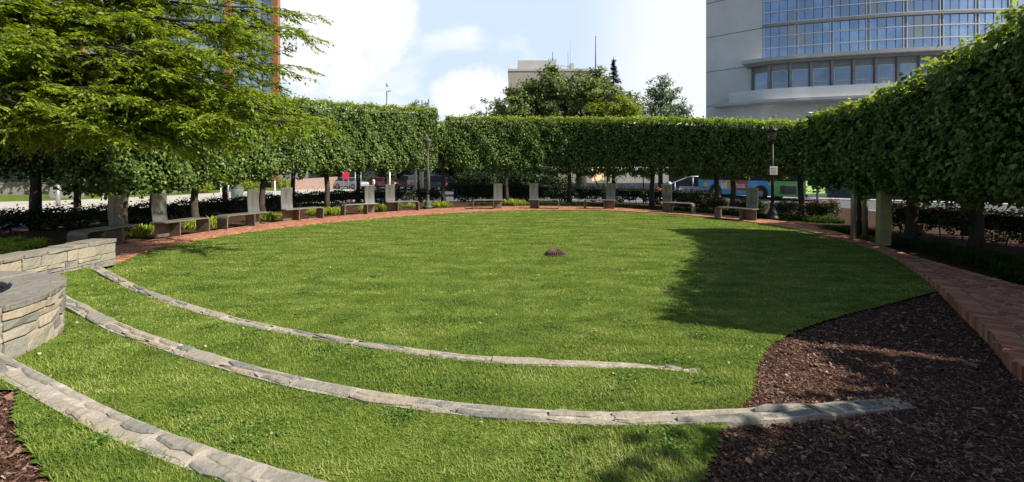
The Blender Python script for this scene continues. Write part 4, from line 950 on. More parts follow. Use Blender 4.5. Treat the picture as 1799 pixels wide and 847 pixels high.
# ================================================================= BACKGROUND TREES
def bg_tree(name, label, x, y, trunk_h, r, lobes, n, leaf, m, zb=bigz, tm='bark', clump=.5, group=None, cat='tree', cl_n=34):
    root = empty(name, (x, y, zb), 0, label, cat, group); tb = MB()
    tb.tube([(0, 0, 0), (.05, 0, trunk_h * .5), (0, .05, trunk_h)], [r * 1.3, r, r * .8], 10)
    P = []; Nn = []
    vol = np.array([a[3] ** 2 for a in lobes]); vol = vol / vol.sum()
    for (lx, ly, lz, lr, sq), f in zip(lobes, vol):
        c = Vector((lx, ly, lz)); st = Vector((0, 0, trunk_h * .92)); tb.tube([st, st.lerp(c, .5) + Vector((0, 0, .2)), c], [r * .45, r * .3, r * .08], 6, cap=False)
        nc = max(6, int(n * f / cl_n)); d = rng.normal(0, 1, (nc, 3)); d /= np.linalg.norm(d, axis=1)[:, None]; rad = lr * rng.uniform(.45, 1.08, (nc, 1)) ** .7; cc = d * rad * [1, 1, sq]
        for q_, dd in zip(cc[:26], d[:26]): 
            e = c + Vector(q_); tb.tube([c.lerp(st, .25), c.lerp(e, .5), e], [r * .1, r * .06, r * .02], 4, cap=False)
        k = rng.integers(0, nc, int(n * f)); o = rng.normal(0, clump * .42, (len(k), 3)) * [1, 1, .7]; P.append(cc[k] + o + [lx, ly, lz]); Nn.append(d[k] + o / clump + [0, 0, .5])
    tb.build('trunk', M[tm], root); quads('crown', leaf_quads(np.vstack(P), np.vstack(Nn), leaf, droop=.3), [M[m]], root); return root
# maple behind the centre hedge
d = 38.; X = lambda px: LX(px, d) - LX(1020, d)
Zz = lambda py: LZ(py + (16 if py > 125 else 6), d) - bigz
lob = [(X(905), 0, Zz(175), 1.9, .7), (X(930), 1, Zz(150), 1.7, .8), (X(965), 0, Zz(135), 1.5, .8), (X(985), .5, Zz(165), 2.2, .8), (X(1020), 0, Zz(145), 1.9, .8), (X(1050), .5, Zz(145), 1.6, .9), (X(1070), 0, Zz(170), 2.0, .8), (X(1095), 0, Zz(178), 1.5, .9), (X(1108), .4, Zz(155), .8, .9), (X(970), 2, Zz(200), 2.5, .6), (X(1060), 2, Zz(205), 2.5, .6), (X(890), 1, Zz(190), 1.4, .7), (X(962), 0, Zz(119), .7, .7), (X(1045), 0, Zz(122), .6, .7), (X(900), 0, Zz(145), .5, .7)]
bg_tree('maple_tree', 'broad dark green maple rising behind the centre of the hedge', LX(1020, d), d, 4.2, .42, lob, 30000, .22, 'leaf_maple', clump=.5)
d = 36.; lob = [(0, 0, LZ(190, d) - bigz, 1.0, .7), (1.0, 0, LZ(186, d) - bigz, .9, .7), (-1.0, .3, LZ(192, d) - bigz, .9, .6), (1.8, .3, LZ(193, d) - bigz, .9, .6)]
bg_tree('young_tree', 'small bright yellow green tree top in front of the maple, right side', LX(1068, d), d, 4.6, .12, lob, 2600, .17, 'leaf_yellow', clump=.35)
d = 48.; lob = [(0, 0, LZ(160, d) - bigz, 1.5, 1.1), (-.9, 0, LZ(178, d) - bigz, 1.5, 1), (1.1, 0, LZ(180, d) - bigz, 1.5, 1), (.3, 0, LZ(148, d) - bigz, .9, 1), (2.0, 0, LZ(198, d) - bigz, 1.3, .8), (0, 0, LZ(205, d) - bigz, 2.2, .8)]
bg_tree('feathery_tree', 'pale feathery tree standing alone left of the curved building', LX(1160, d), d, 6, .2, lob, 7000, .2, 'leaf_pale', clump=.55)
d = 70.; lob = [(0, 0, LZ(190, d) - bigz, 1.5, 1.1), (-1.5, 0, LZ(200, d) - bigz, 1.2, 1)]
bg_tree('bare_tree', 'faint sparse pale tree left of the maple above the hedge', LX(855, d), d, 8, .2, lob, 420, .25, 'leaf_pale', clump=.6)
d = 44.; bg_tree('small_tree', 'small dark tree top between the thin poles above the hedge gap', LX(737, d), d, 6, .15, [(0, 0, LZ(190, d) - bigz, .9, .8), (.8, 0, LZ(200, d) - bigz, .9, .8)], 900, .18, 'leaf_maple', clump=.35)
d = 60.; root = empty('spruce_tree', (LX(1078, d), d, bigz), 0, 'dark pointed spruce top right of the beige building', 'tree'); zt = LZ(100, d) - bigz
sp = MB(); sp.tube([(0, 0, 0), (0, 0, zt)], [.25, .03], 8); P = []; Nn = []
for k in range(220):
    t = (k / 220) ** .8; z = zt - .3 - t * 9; rr = .15 + t * 2.6 * random.uniform(.7, 1.15); a = random.uniform(0, 6.28); e = Vector((rr * math.cos(a), rr * math.sin(a), z - .1 + .12 * rr)); sp.tube([(0, 0, z), e * .6 + Vector((0, 0, z * .4 - .12)), e], [.03, .02, .01], 4, cap=False)
    for j in range(26): q_ = Vector((0, 0, z)).lerp(e, random.uniform(.15, 1)); P.append((q_.x + random.gauss(0, .08), q_.y + random.gauss(0, .08), q_.z - random.uniform(0, .18))); Nn.append((0, 0, 1.))
sp.build('trunk', M['bark_dark'], root); quads('crown', leaf_quads(np.array(P), np.array(Nn), .22, droop=.5, wid=.2), [M['leaf_spruce']], root)
# dark trees across the street on the left and behind the centre, seen under the crowns
dk = [(-47, 45, 'dark leafy tree across the street at the far left'), (-40, 50, 'dark leafy tree across the street, second from the left edge'), (-33, 55, 'dark leafy tree behind the grass bank, left of the brick wall'), (-24, 62, 'dark leafy tree behind the pink brick wall'), (-15, 64, 'dark leafy tree behind the parked red car'), (-7, 56, 'dark leafy tree behind the parked dark car'), (-1.5, 50, 'dark leafy tree low behind the seventh bench')]
for i, (x, y, lb_) in enumerate(dk):
    lob = [(random.uniform(-3, 3), random.uniform(-1.5, 1.5), random.uniform(1.2, 4.8), random.uniform(1.8, 2.6), .8) for _ in range(8)]
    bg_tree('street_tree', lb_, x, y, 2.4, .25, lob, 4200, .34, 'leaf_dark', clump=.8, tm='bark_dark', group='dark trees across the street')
for i, (x, y, lb_) in enumerate([(-2.2, 31.0, 'dark bush in shade behind the seventh bench'), (.6, 31.5, 'large dark bush in shade between the seventh and eighth benches'), (2.9, 31.2, 'large dark bush in shade behind the eighth bench')]):
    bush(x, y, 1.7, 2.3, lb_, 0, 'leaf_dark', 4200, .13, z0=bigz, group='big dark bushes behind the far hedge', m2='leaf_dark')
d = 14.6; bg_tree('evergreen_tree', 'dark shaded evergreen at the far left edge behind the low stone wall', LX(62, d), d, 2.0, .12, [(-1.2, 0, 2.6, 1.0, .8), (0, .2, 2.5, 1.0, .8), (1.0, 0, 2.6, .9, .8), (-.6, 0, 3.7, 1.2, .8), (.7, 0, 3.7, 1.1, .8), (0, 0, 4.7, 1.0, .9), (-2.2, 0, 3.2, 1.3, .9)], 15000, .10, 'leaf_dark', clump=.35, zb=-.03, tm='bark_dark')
# slim multi stem shrub by the road
d = 29.; root = empty('slim_shrub', (LX(1062, d), d, bigz), 0, 'slim many stemmed shrub with bright leaves behind the ninth bench', 'shrub'); st = MB(); P = []
for i in range(7):
    a = i * .9; e = Vector((math.cos(a) * random.uniform(.5, 1.3), math.sin(a) * .5, random.uniform(1.9, 2.9))); st.tube([(0, 0, 0), (e.x * .35, e.y * .3, e.z * .5), e], [.035, .025, .012], 5, cap=False)
    for j in range(60): P.append(tuple(e + Vector((random.gauss(0, .3), random.gauss(0, .3), random.gauss(-.05, .25)))))
st.build('stems', M['bark_dark'], root); quads('foliage', leaf_quads(np.array(P), np.tile([0, -.4, .8], (len(P), 1)), .13), [M['leaf_yellow']], root)
for k, (px, dd) in enumerate([(1130, 29)]):
    lob = [(0, 0, 2.3, .55, .8), (.3, 0, 1.9, .4, .8)]; bg_tree('young_tree', 'young bright leaved sapling beside the orange barrel', LX(px, dd), dd, 1.9, .04, lob, 420, .12, 'leaf_yellow', clump=.25)
# sapling on the left
d = 31.; root = empty('sapling', (LX(62, d), d, bigz), 0, 'bare leaning sapling stem by the road at the far left', 'sapling'); st = MB()
st.tube([(0, 0, 0), (-.12, 0, .8), (-.35, 0, 1.4), (-.5, 0, 1.62)], [.07, .06, .05, .04], 7); st.tube([(-.35, 0, 1.4), (-.2, 0, 1.55)], [.04, .02], 5); st.build('trunk', M['bark'], root)

# ================================================================= STREET SIDE THINGS
def wall_between(name, label, p0, p1, h0, h1, th, m, cat='wall', zb=bigz, cap=None):
    a = Vector(p0); b = Vector(p1); t = (b - a).normalized(); n_ = Vector((-t.y, t.x)) * th / 2; root = empty(name, (0, 0, 0), 0, label, cat)
    def bx(e, z0a, z0b, z1a, z1b, part, mm):
        nn = n_ * e; mb = MB(); v = [(*(a - nn), z0a), (*(b - nn), z0b), (*(b + nn), z0b), (*(a + nn), z0a), (*(a - nn), z1a), (*(b - nn), z1b), (*(b + nn), z1b), (*(a + nn), z1a)]
        mb.add(v, [(3, 2, 1, 0), (4, 5, 6, 7), (0, 1, 5, 4), (1, 2, 6, 5), (2, 3, 7, 6), (3, 0, 4, 7)]); mb.build(part, mm, root)
    bx(1, zb, zb, zb + h0, zb + h1, 'wall', m)
    if cap: bx(1.25, zb + h0 + .001, zb + h1 + .001, zb + h0 + .09, zb + h1 + .09, 'coping', cap)
    return root
wall_between('brick_wall', 'pinkish brown brick wall end seen under the left crowns', (-26.6, 53.4), (-22.0, 57.2), 1.15, 1.5, .5, M['rwall'])
wall_between('roadside_wall', 'long low grey stone wall beyond the grass bank on the left', (-52, 40.5), (-33.5, 47.5), 1.0, 1.2, .5, M['capstone'], cap=M['capstone'])
wall_between('kerb_wall', 'low pale concrete block beside the road at far left', (LX(90, 38), 38), (LX(130, 38), 39), .9, .9, .6, M['capstone'])
wall_between('granite_wall', 'long dark granite wall across the road behind the bus', (16.4, 47.4), (48, 22.6), 3.3, 3.3, .6, M['granite'], cap=M['bconc2'])
bush(-36.5, 41.5, 2.0, 1.0, 'bright green shrub on the bank behind the bare sapling', 0, 'leaf_yellow', 1200, .16, z0=bigz, group='bright shrubs on the roadside bank')
bush(-31.6, 46.0, 2.0, 1.1, 'bright green shrub on the bank behind the second bench', 0, 'leaf_yellow', 1200, .16, z0=bigz, group='bright shrubs on the roadside bank')
bush(-29.6, 50.5, 1.8, 1.5, 'bright green shrub on the bank left of the litter bin', 0, 'leaf_yellow', 1200, .16, z0=bigz, group='bright shrubs on the roadside bank')
bush(-25.8, 51.5, 1.0, 1.6, 'yellow green shrub at the left end of the pink brick wall', 0, 'leaf_yellow', 900, .16, z0=bigz, group='bright shrubs on the roadside bank')
# posts
pole(102, 29, 325, .10, 'roadside_post', 'pale blue grey post at far left in front of the low concrete block', 'post')
pole(388, 34, 318, .035, 'roadside_post', 'thin pale post left of the green litter bin', 'post', 'white')
pole(401, 34, 316, .05, 'roadside_post', 'grey post right beside the green litter bin', 'post')
pole(483, 38, 318, .05, 'roadside_post', 'thin pale post between the litter bin and the pink brick wall', 'post', 'white')
pole(181, 36, 328, .03, 'roadside_post', 'very thin pale post behind the leftmost bench', 'post', 'white')
pole(624, 50, 300, .05, 'roadside_post', 'grey steel post right of the parked silver car', 'post')
pole(634, 54, 300, .04, 'roadside_post', 'thin dark steel post left of the parked red car', 'post')
pole(684.5, 48, 298, .09, 'roadside_post', 'white post between the parked red and dark cars', 'post', 'white')
# parking meter
d = 44.; root = empty('parking_meter', (LX(656.5, d), d, bigz), 0, 'white headed parking meter in front of the parked red car', 'parking meter'); mb = MB(); mb.tube([(0, 0, 0), (0, 0, .9)], .035, 8); mb.build('post', M['white'], root)
mb = MB(); mb.lathe([(.001, .9), (.1, .92), (.13, 1.1), (.12, 1.3), (.05, 1.42), (.001, 1.44)], (0, 0, 0), 12); mb.build('head', M['white'], root); mb = MB(); mb.box(-.05, .05, -.135, -.128, 1.1, 1.25); mb.build('display', M['black'], root)
# red banner sign
d = 55.; root = empty('banner_sign', (LX(608, d), d, bigz), 0, 'red panel sign standing behind the parked silver car', 'sign'); mb = MB(); mb.box(-.45, .35, 0, .08, 1.2, 2.3); mb.build('panel', M['redsign'], root); mb = MB(); mb.tube([(-.35, .12, 0), (-.35, .12, 2.4)], .05, 6); mb.tube([(.25, .12, 0), (.25, .12, 2.4)], .05, 6); mb.build('posts', M['steel'], root)
# litter bin
d = 33.; root = empty('litter_bin', (LX(416.5, d), d, bigz), 0, 'round grey green litter bin on the pavement seen behind the third bench', 'litter bin')
mb = MB(); mb.lathe([(.001, 0), (.36, 0), (.42, .9), (.44, .95), (.44, 1.0)], (0, 0, 0), 18); mb.build('drum', M['tcan'], root); mb = MB(); mb.lathe([(.45, 1.0), (.46, 1.06), (.3, 1.18), (.16, 1.22)], (0, 0, 0), 18); mb.build('lid', M['greyiron'], root)
# traffic barrel
d = 31.; root = empty('traffic_barrel', (LX(1156, d), d, bigz), 0, 'orange and white striped traffic barrel by the tenth bench', 'traffic barrel')
mb = MB()
for k in range(5):
    z0 = .06 + k * .2; r0 = .30 - k * .015; mb.lathe([(r0, z0), (r0 - .015, z0 + .2)], (0, 0, 0), 16, mi=k % 2)
mb.lathe([(.001, 1.07), (.2, 1.07), (.225, 1.06)], (0, 0, 0), 16); mb.build('body', [M['orange'], M['white']], root); mb = MB(); mb.lathe([(.001, 0), (.38, 0), (.38, .05), (.3, .06)], (0, 0, 0), 16); mb.build('base', M['rubber'], root); mb = MB(); mb.tube([(-.06, 0, 1.06), (-.06, 0, 1.15), (.06, 0, 1.15), (.06, 0, 1.06)], .015, 6); mb.build('handle', M['orange'], root)
# steps with rail
d = 41.; root = empty('steps', (LX(1205, d), d, bigz), R(-12), 'grey stone steps with a steel handrail left of the bus', 'steps'); mb = MB()
for k in range(5): mb.box(-1.3 + k * .25, 1.6, -.6 + k * .34, 2.2, k * .16, k * .16 + .159)
mb.build('treads', M['bconc2'], root)
mb = MB(); mb.tube([(-2.2, -.7, 1.0), (-1.6, -.7, 1.02), (.3, 0, 1.75), (1.6, 0, 1.75)], .045, 8); mb.tube([(-1.0, -.55, 0), (-1.0, -.5, 1.22)], .04, 8); mb.tube([(.6, .1, 0), (.6, 0, 1.74)], .04, 8); mb.tube([(-2.1, -.7, 0), (-2.1, -.7, 1.0)], .04, 8); mb.build('handrail', M['steel'], root)
mb = MB(); d = 38; root = empty('bollard', (LX(1175, d), d, bigz), 0, 'stout grey bollard with a cap above the tenth bench back', 'bollard'); mb.lathe([(.001, 0), (.2, 0), (.2, 1.15)], (0, 0, 0), 14); mb.build('shaft', M['bconc2'], root); mb = MB(); mb.lathe([(.24, 1.15), (.24, 1.25), (.12, 1.38), (.001, 1.4)], (0, 0, 0), 14); mb.build('cap', M['steel'], root)

# ----- cars
def wheel(root, x, y, r, w_, tag='wheel'):
    mb = MB(); pr = [(r * .62, -w_ / 2), (r * .95, -w_ / 2), (r, -w_ / 2 + .02), (r, w_ / 2 - .02), (r * .95, w_ / 2), (r * .62, w_ / 2)]
    mb.lathe(pr, (0, 0, 0), 20); wb = MB(); t = mb.build(tag, M['rubber'], root); t.rotation_euler = (R(90), 0, 0); t.location = (x, y, r)
    wb.lathe([(.001, -w_ * .42), (r * .2, -w_ * .45), (r * .6, -w_ * .38), (r * .64, -w_ * .5), (r * .64, w_ * .5), (r * .6, w_ * .38), (r * .2, w_ * .45), (.001, w_ * .42)], (0, 0, 0), 20)
    wb.build('rim', M['steel'], t); return t
def car(label, x, y, rz, m, suv=False, z=bigz):
    root = empty('parked_car', (x, y, z), rz, label, 'car', 'cars parked beyond the street'); h = 1.72 if suv else 1.42; hw = .9
    side = [(-2.25, .35), (-2.3, .62), (-2.18, .86), (-1.2, .96), (.0, .98), (1.7, 1.0 if not suv else 1.08), (2.2, .95 if not suv else 1.1), (2.28, .6), (2.2, .32)]
    def loft(pr, w0, w1, name, mm):
        mb = MB(); vs = []; zs = [p[1] for p in pr]; z0, z1 = min(zs), max(zs)
        for yy in (-1, 1):
            for (a, b) in pr: vs.append((a, yy * (w0 + (w1 - w0) * (b - z0) / (z1 - z0)), b))
        n_ = len(pr); fs = [tuple(range(n_)), tuple(range(2 * n_ - 1, n_ - 1, -1))] + [(i, n_ + i, n_ + (i + 1) % n_, (i + 1) % n_) for i in range(n_)]
        mb.add(vs, fs); return mb.build(name, mm, root, bevel=.05)
    loft(side, hw, hw - .04, 'body', m)
    roof = [(-1.25, .97), (-.45, h - .05), (-.1, h), (1.0 if not suv else 1.7, h), (1.3 if not suv else 2.0, h - .08), (2.0 if not suv else 2.15, 1.0)]
    loft(roof, hw - .06, hw - .26, 'cabin', M['carglass']); top = [(-.5, h - .04), (-.1, h + .012), (1.0 if not suv else 1.7, h + .012), (1.35 if not suv else 2.0, h - .07)]
    loft(top, hw - .22, hw - .27, 'roof', m)
    for sx_ in (-1.4, 1.35):
        for sy in (-1, 1): wheel(root, sx_, sy * .82, .33, .22)
    for sy in (-1, 1):
        mb = MB(); mb.box(-2.31, -2.16, sy * .62 - .16, sy * .62 + .16, .62, .76); mb.build('headlight', M['lightlens'], root, bevel=.02)
        mb = MB(); mb.box(2.16, 2.3, sy * .68 - .13, sy * .68 + .13, .72, .92); mb.build('tail_light', M['redlens'], root, bevel=.02)
        mb = MB(); mb.box(-.75, -.6, sy * .93 - .08, sy * .93 + .08, .98, 1.1); mb.build('mirror', m, root, bevel=.02)
car('silver grey parked car with its headlights toward the street, beside the brick wall', -20.0, 56.5, R(150), M['p_silver'])
car('dark red parked car behind the parking meter', -16.3, 57.5, R(160), M['p_red'])
car('dark tall parked car with its rear window toward us, left of the grey lamp post', -12.4, 54.5, R(-60), M['p_black'], True)
car('dark parked car seen through the gap under the crowns at the grey lamp post', -8.6, 51.5, R(-35), M['p_black'], True)

# ----- bus
def bus():
    A = Vector((17.2, 42.0)); B = Vector((21.6, 33.5)); t = (B - A).normalized(); L = (B - A).length; rz = math.atan2(t.y, t.x)
    root = empty('bus', (A.x, A.y, bigz), rz, 'blue and green city bus with an orange and red advert panel', 'bus')
    Wd, z0, zs, zt = 2.5, .28, 1.47, 3.05   # local: x along bus toward rear, y=0 is the near side, +y away
    m = MB(); pr = [(0, z0), (0, zt - .25), (.12, zt - .04), (.3, zt), (Wd - .3, zt), (Wd - .12, zt - .04), (Wd, zt - .25), (Wd, z0)]; vs = []
    xs = [.0, L]
    for x in xs: vs += [(x, y, z) for y, z in pr]
    n_ = len(pr); m.add(vs, [tuple(range(n_))[::-1], tuple(range(n_, 2 * n_))] + [(i, (i + 1) % n_, n_ + (i + 1) % n_, n_ + i) for i in range(n_)]); body = m.build('body', M['bblue'], root)
    def panel(name, x0, x1, z0_, z1_, mm, off, par=root):
        q_ = MB(); q_.box(x0, x1, -off, -off + .004, z0_, z1_); return q_.build(name, mm, par)
    wb = panel('window_band', .05, L - .05, zs, zt - .35, M['carglass'], .012)
    for k in range(1, 7): panel('window_post', L * k / 7 - .03, L * k / 7 + .03, zs, zt - .35, M['black'], .018, wb)
    gp = panel('green_panel', L * .725, L - .01, z0 + .02, zs - .01, M['bgreen'], .008); panel('yellow_panel', L * .70, L * .755, zs - .28, zs - .01, M['byellow'], .014, gp); panel('vent_panel', L * .80, L * .93, z0 + .2, zs - .35, M['p_black'], .014, gp)
    ad = panel('advert', L * .25, L * .515, z0 + .42, zs - .01, M['bwhite'], .008); panel('advert_orange', L * .315, L * .43, z0 + .42, zs - .012, M['borange'], .014, ad); panel('advert_red', L * .41, L * .515, z0 + .36, zs - .012, M['bred'], .018, ad)
    for k in range(9): panel('advert_figure', L * .262 + (k % 5) * .085, L * .262 + (k % 5) * .085 + .05, zs - .12 - (k // 5) * .14, zs - .03 - (k // 5) * .14, M['black'], .014, ad)
    def text(s, x, z, size, mm, off, par, name='lettering'):
        cu = bpy.data.curves.new(name, 'FONT'); cu.body = s; cu.size = size; cu.extrude = .002; cu.align_x = 'CENTER'; cu.materials.append(mm); tmp = bpy.data.objects.new('tmp', cu); COL.objects.link(tmp); bpy.context.view_layer.update()
        me = bpy.data.meshes.new_from_object(tmp.evaluated_get(bpy.context.evaluated_depsgraph_get())); bpy.data.objects.remove(tmp)
        o = bpy.data.objects.new(name, me); COL.objects.link(o); o.parent = par; o.location = (x, -off, z); o.rotation_euler = (R(90), 0, 0); return o
    lb_ = panel('advert_label', L * .345, L * .50, z0 + .56, zs - .32, M['bwhite'], .024, ad); text('mobil919', L * .4225, z0 + .62, .40, M['bred'], .029, ad)
    # yellow sun disc near the front
    q_ = MB(); n_ = 20; c_ = (L * .085, 1.02); vs = [(c_[0], -.012, c_[1])]
    for k in range(n_ * 2): a = math.pi * k / n_; r = .26 if k % 2 else .2; vs.append((c_[0] + r * math.cos(a), -.012, c_[1] + r * math.sin(a)))
    q_.add(vs, [(0, 1 + k, 1 + (k + 1) % (2 * n_)) for k in range(2 * n_)]); q_.build('sun_logo', M['byellow'], root); panel('logo_caption', L * .085 - .3, L * .085 + .3, .56, .66, M['bwhite'], .012)
    # rear face
    q_ = MB(); q_.box(L + .002, L + .012, .02, Wd - .02, z0 + .3, 2.0); rear = q_.build('rear_panel', M['blime'], root)
    q_ = MB(); q_.box(L + .002, L + .14, .0, Wd, z0, z0 + .28); q_.build('bumper', M['greyiron'], root, bevel=.03)
    q_ = MB(); q_.box(L + .003, L + .016, .2, Wd - .2, 2.05, zt - .25); q_.build('rear_window', M['carglass'], root)
    q_ = MB()
    for k in range(8): q_.box(L + .012, L + .018, .3 + k * .26, .42 + k * .26, z0 + .42, z0 + .50)
    q_.box(L + .012, L + .018, Wd / 2 - .25, Wd / 2 - .05, 1.5, 1.66); q_.box(L + .012, L + .018, Wd / 2 + .05, Wd / 2 + .25, 1.5, 1.66); q_.build('vents', M['black'], rear)
    for yy in (.12, Wd - .12):
        for zz in (z0 + .55, z0 + .8): q_ = MB(); q_.box(L + .012, L + .03, yy - .07, yy + .07, zz - .07, zz + .07); q_.build('tail_light', M['redlens'], root)
    for xw in (L * .19, L * .635):
        q_ = MB(); n_ = 14; vs = [(xw + .66 * math.cos(math.pi * k / n_), -.016, .45 + .66 * math.sin(math.pi * k / n_)) for k in range(n_ + 1)] + [(xw - .66, -.016, z0), (xw + .66, -.016, z0)]
        q_.add(vs, [tuple(range(len(vs)))]); q_.build('wheel_arch', M['p_black'], root)
        for yy in (.1, Wd - .18):
            w_ = wheel(root, xw, yy, .5, .28)
            if yy < 1: w_.location.y = .1
    q_ = MB(); q_.box(-.03, -.01, .1, Wd - .1, 1.2, zt - .3); q_.build('windscreen', M['carglass'], root); q_ = MB(); q_.box(-.2, .0, 0, Wd, z0, z0 + .25); q_.build('bumper', M['p_black'], root)
bus()

# ================================================================= BUILDINGS
def offcurve(q, d):
    T_ = np.gradient(q, axis=0); T_ /= np.linalg.norm(T_, axis=1)[:, None]; return q + np.stack([T_[:, 1], -T_[:, 0]], 1) * d
def ribbon(mb, q, z0, z1, mi=0, th=None):
    """vertical ribbon following q; th gives it depth toward the camera side"""
    n_ = len(q); vs = []
    if th is None:
        for p in q: vs += [(p[0], p[1], z0), (p[0], p[1], z1)]
        mb.add(vs, [(2 * i, 2 * i + 2, 2 * i + 3, 2 * i + 1) for i in range(n_ - 1)], mi)
    else:
        o = offcurve(q, th)
        for p, r_ in zip(q, o): vs += [(p[0], p[1], z0), (p[0], p[1], z1), (r_[0], r_[1], z1), (r_[0], r_[1], z0)]
        fs = [(4 * i + k, 4 * i + (k + 1) % 4, 4 * i + 4 + (k + 1) % 4, 4 * i + 4 + k) for i in range(n_ - 1) for k in range(4)]; fs += [(3, 2, 1, 0), tuple(4 * (n_ - 1) + k for k in range(4))]
        mb.add(vs, fs, mi)
A_ = (21.3, 50.0); B_ = (25.5, 46.4)
CU = spline([B_, (28, 45.45), (30.6, 44.6), (34, 43.55), (37.3, 42.75), (42, 42.1), (47, 42.0), (52, 42.7), (58, 44.6), (64, 47.5)], 170)
bld = empty('office_building', (0, 0, 0), 0, 'big pale concrete office building with a curved blue glass front at the upper right', 'building')
mb = MB(); outl = [A_, B_] + [tuple(p) for p in offcurve(CU, -.4)[4:]] + [(66, 70), (30, 68)]; nO = len(outl)
vs = [(x, y, bigz) for x, y in outl] + [(x, y, 34) for x, y in outl]; mb.add(vs, [tuple(range(nO, 2 * nO))] + [(i, (i + 1) % nO, nO + (i + 1) % nO, nO + i) for i in range(nO)]); mb.build('wall', M['bconc'], bld)
jn = MB(); tt = (Vector(B_) - Vector(A_)).normalized(); nn = Vector((tt.y, -tt.x))
for z in (5.1, 8.85, 12.6, 16.35, 20.1, 23.9):
    a = Vector(A_) + nn * .004; b = Vector(B_) + nn * .004; jn.add([(*a, z), (*b, z), (*b, z + .07), (*a, z + .07)], [(0, 1, 2, 3)])
jn.build('joint', M['dmull'], bld)
LC = np.r_[0, np.cumsum(np.linalg.norm(np.diff(CU, axis=0), axis=1))]
def cat_(s, off=0):
    q = offcurve(CU, off); return np.array([np.interp(s, LC, q[:, 0]), np.interp(s, LC, q[:, 1])])
for k in range(4):
    z0 = 13.1 + k * 3.6; z1 = z0 + 3.3; g = MB(); s = 0; 
    while s < LC[-1] - 1:
        a = cat_(s + .01); b = cat_(s + .74)
        for h0, h1 in ((0, 1.15), (1.15, 2.3), (2.3, 3.3)): g.add([(*a, z0 + h0), (*b, z0 + h0), (*b, z0 + h1 - .01), (*a, z0 + h1 - .01)], [(0, 1, 2, 3)])
        s += .75
    gl = g.build('glazing', M['bglass'], bld)
    f = MB()
    for h in (0.02, 1.15, 2.3): ribbon(f, offcurve(CU, .0), z0 + h - .045, z0 + h + .045, 0, .09)
    s = 0; i = 0
    while s < LC[-1] - 1:
        if i % 4 == 0:
            for e in (-.14, .14):
                if s + e < 0: continue
                a = cat_(s + e - .035, .1); b = cat_(s + e + .035, .1); c = cat_(s + e + .035, 0); d_ = cat_(s + e - .035, 0)
                f.add([(*a, z0), (*b, z0), (*c, z0), (*d_, z0), (*a, z1), (*b, z1), (*c, z1), (*d_, z1)], [(0, 1, 5, 4), (1, 2, 6, 5), (3, 0, 4, 7)])
        s += .75; i += 1
    f.build('mullions', M['mullion'], gl)
    f = MB(); s = .75
    while s < LC[-1] - 1:
        a = cat_(s - .02, .03); b = cat_(s + .02, .03); f.add([(*a, z0), (*b, z0), (*b, z1), (*a, z1)], [(0, 1, 2, 3)]); s += .75
    f.build('joints', M['dmull'], gl)
    sp_ = MB(); ribbon(sp_, CU, z1 + .0, z1 + .16, 0, .22); ribbon(sp_, CU, z1 + .165, z1 + .299, 0, .1); sp_.build('spandrel', M['trim'], bld)
def lead(start, off, n0=3):
    q = offcurve(CU, off); p = np.array(start, float); return spline([tuple(p)] + [tuple(q[i]) for i in range(4, 170, 12)], 150)
pt = lambda f: (A_[0] + (B_[0] - A_[0]) * f, A_[1] + (B_[1] - A_[1]) * f)
cor = MB(); ribbon(cor, lead(pt(.72), .3), 12.62, 12.95, 0, 1.7); cor.build('cornice', M['bconc2'], bld); cor = MB(); ribbon(cor, lead(pt(.76), .3), 12.40, 12.61, 0, 1.25); cor.build('cornice', M['trim'], bld)
par = MB(); ribbon(par, lead(pt(.50), .2), 8.75, 9.85, 0, 1.7); par.build('parapet', M['bconc'], bld)
sof = MB(); ribbon(sof, lead(pt(.22), .2), 8.5, 8.749, 0, 2.3); sof.build('ledge', M['bconc2'], bld)
wb_ = lead(pt(.84), .9); LW = np.r_[0, np.cumsum(np.linalg.norm(np.diff(wb_, axis=0), axis=1))]
hb = MB(); ribbon(hb, wb_, 11.75, 12.398, 0, .06); ribbon(hb, wb_, 9.851, 10.02, 0, .07); hb.build('window_header', M['trim'], bld)
bay = 1.75; s = .0; kk = 0
def wat(s, off=0):
    q = offcurve(wb_, off); return np.array([np.interp(s, LW, q[:, 0]), np.interp(s, LW, q[:, 1])])
while s < LW[-1] - bay:
    pm = MB(); 
    for e, wdt, off in ((0, .11, .3),):
        a = wat(s - wdt, off); b = wat(s + wdt, off); c = wat(s + wdt, -.1); d_ = wat(max(s - wdt, 0), -.1)
        pm.add([(*a, 9.86), (*b, 9.86), (*c, 9.86), (*d_, 9.86), (*a, 12.38), (*b, 12.38), (*c, 12.38), (*d_, 12.38)], [(0, 1, 5, 4), (1, 2, 6, 5), (3, 0, 4, 7)])
    pm.build('pilaster', M['trim'], bld)
    a = wat(s + .18); b = wat(s + bay - .18); fr_ = MB(); t = Vector(b - a).normalized(); nn = Vector((t.y, -t.x)); a = Vector(a); b = Vector(b)
    for (u0, u1, z0, z1) in ((0, .06, 10.03, 11.74), (1, 1.06, 10.03, 11.74), (0, 1, 10.02, 10.09), (0, 1, 11.67, 11.74), (0, 1, 10.42, 10.47)):
        L_ = (b - a).length; x0 = u0 * L_ if u0 < 1 else L_ - .06; x1 = (u1 * L_ if u1 == 1 else u1) if u1 < 1.01 else L_
        T = Matrix(((t.x, nn.x, 0, a.x), (t.y, nn.y, 0, a.y), (0, 0, 1, 0), (0, 0, 0, 1))); fr_.box(x0, x1, .0, .06, z0, z1, 0, 0, T)
    w_ = fr_.build('window', M['mullion'], bld); pn = MB(); pn.add([(*(a + nn * .02), 10.03), (*(b + nn * .02), 10.03), (*(b + nn * .02), 11.74), (*(a + nn * .02), 11.74)], [(0, 1, 2, 3)]); pn.build('pane', M['wglass'], w_)
    s += bay; kk += 1

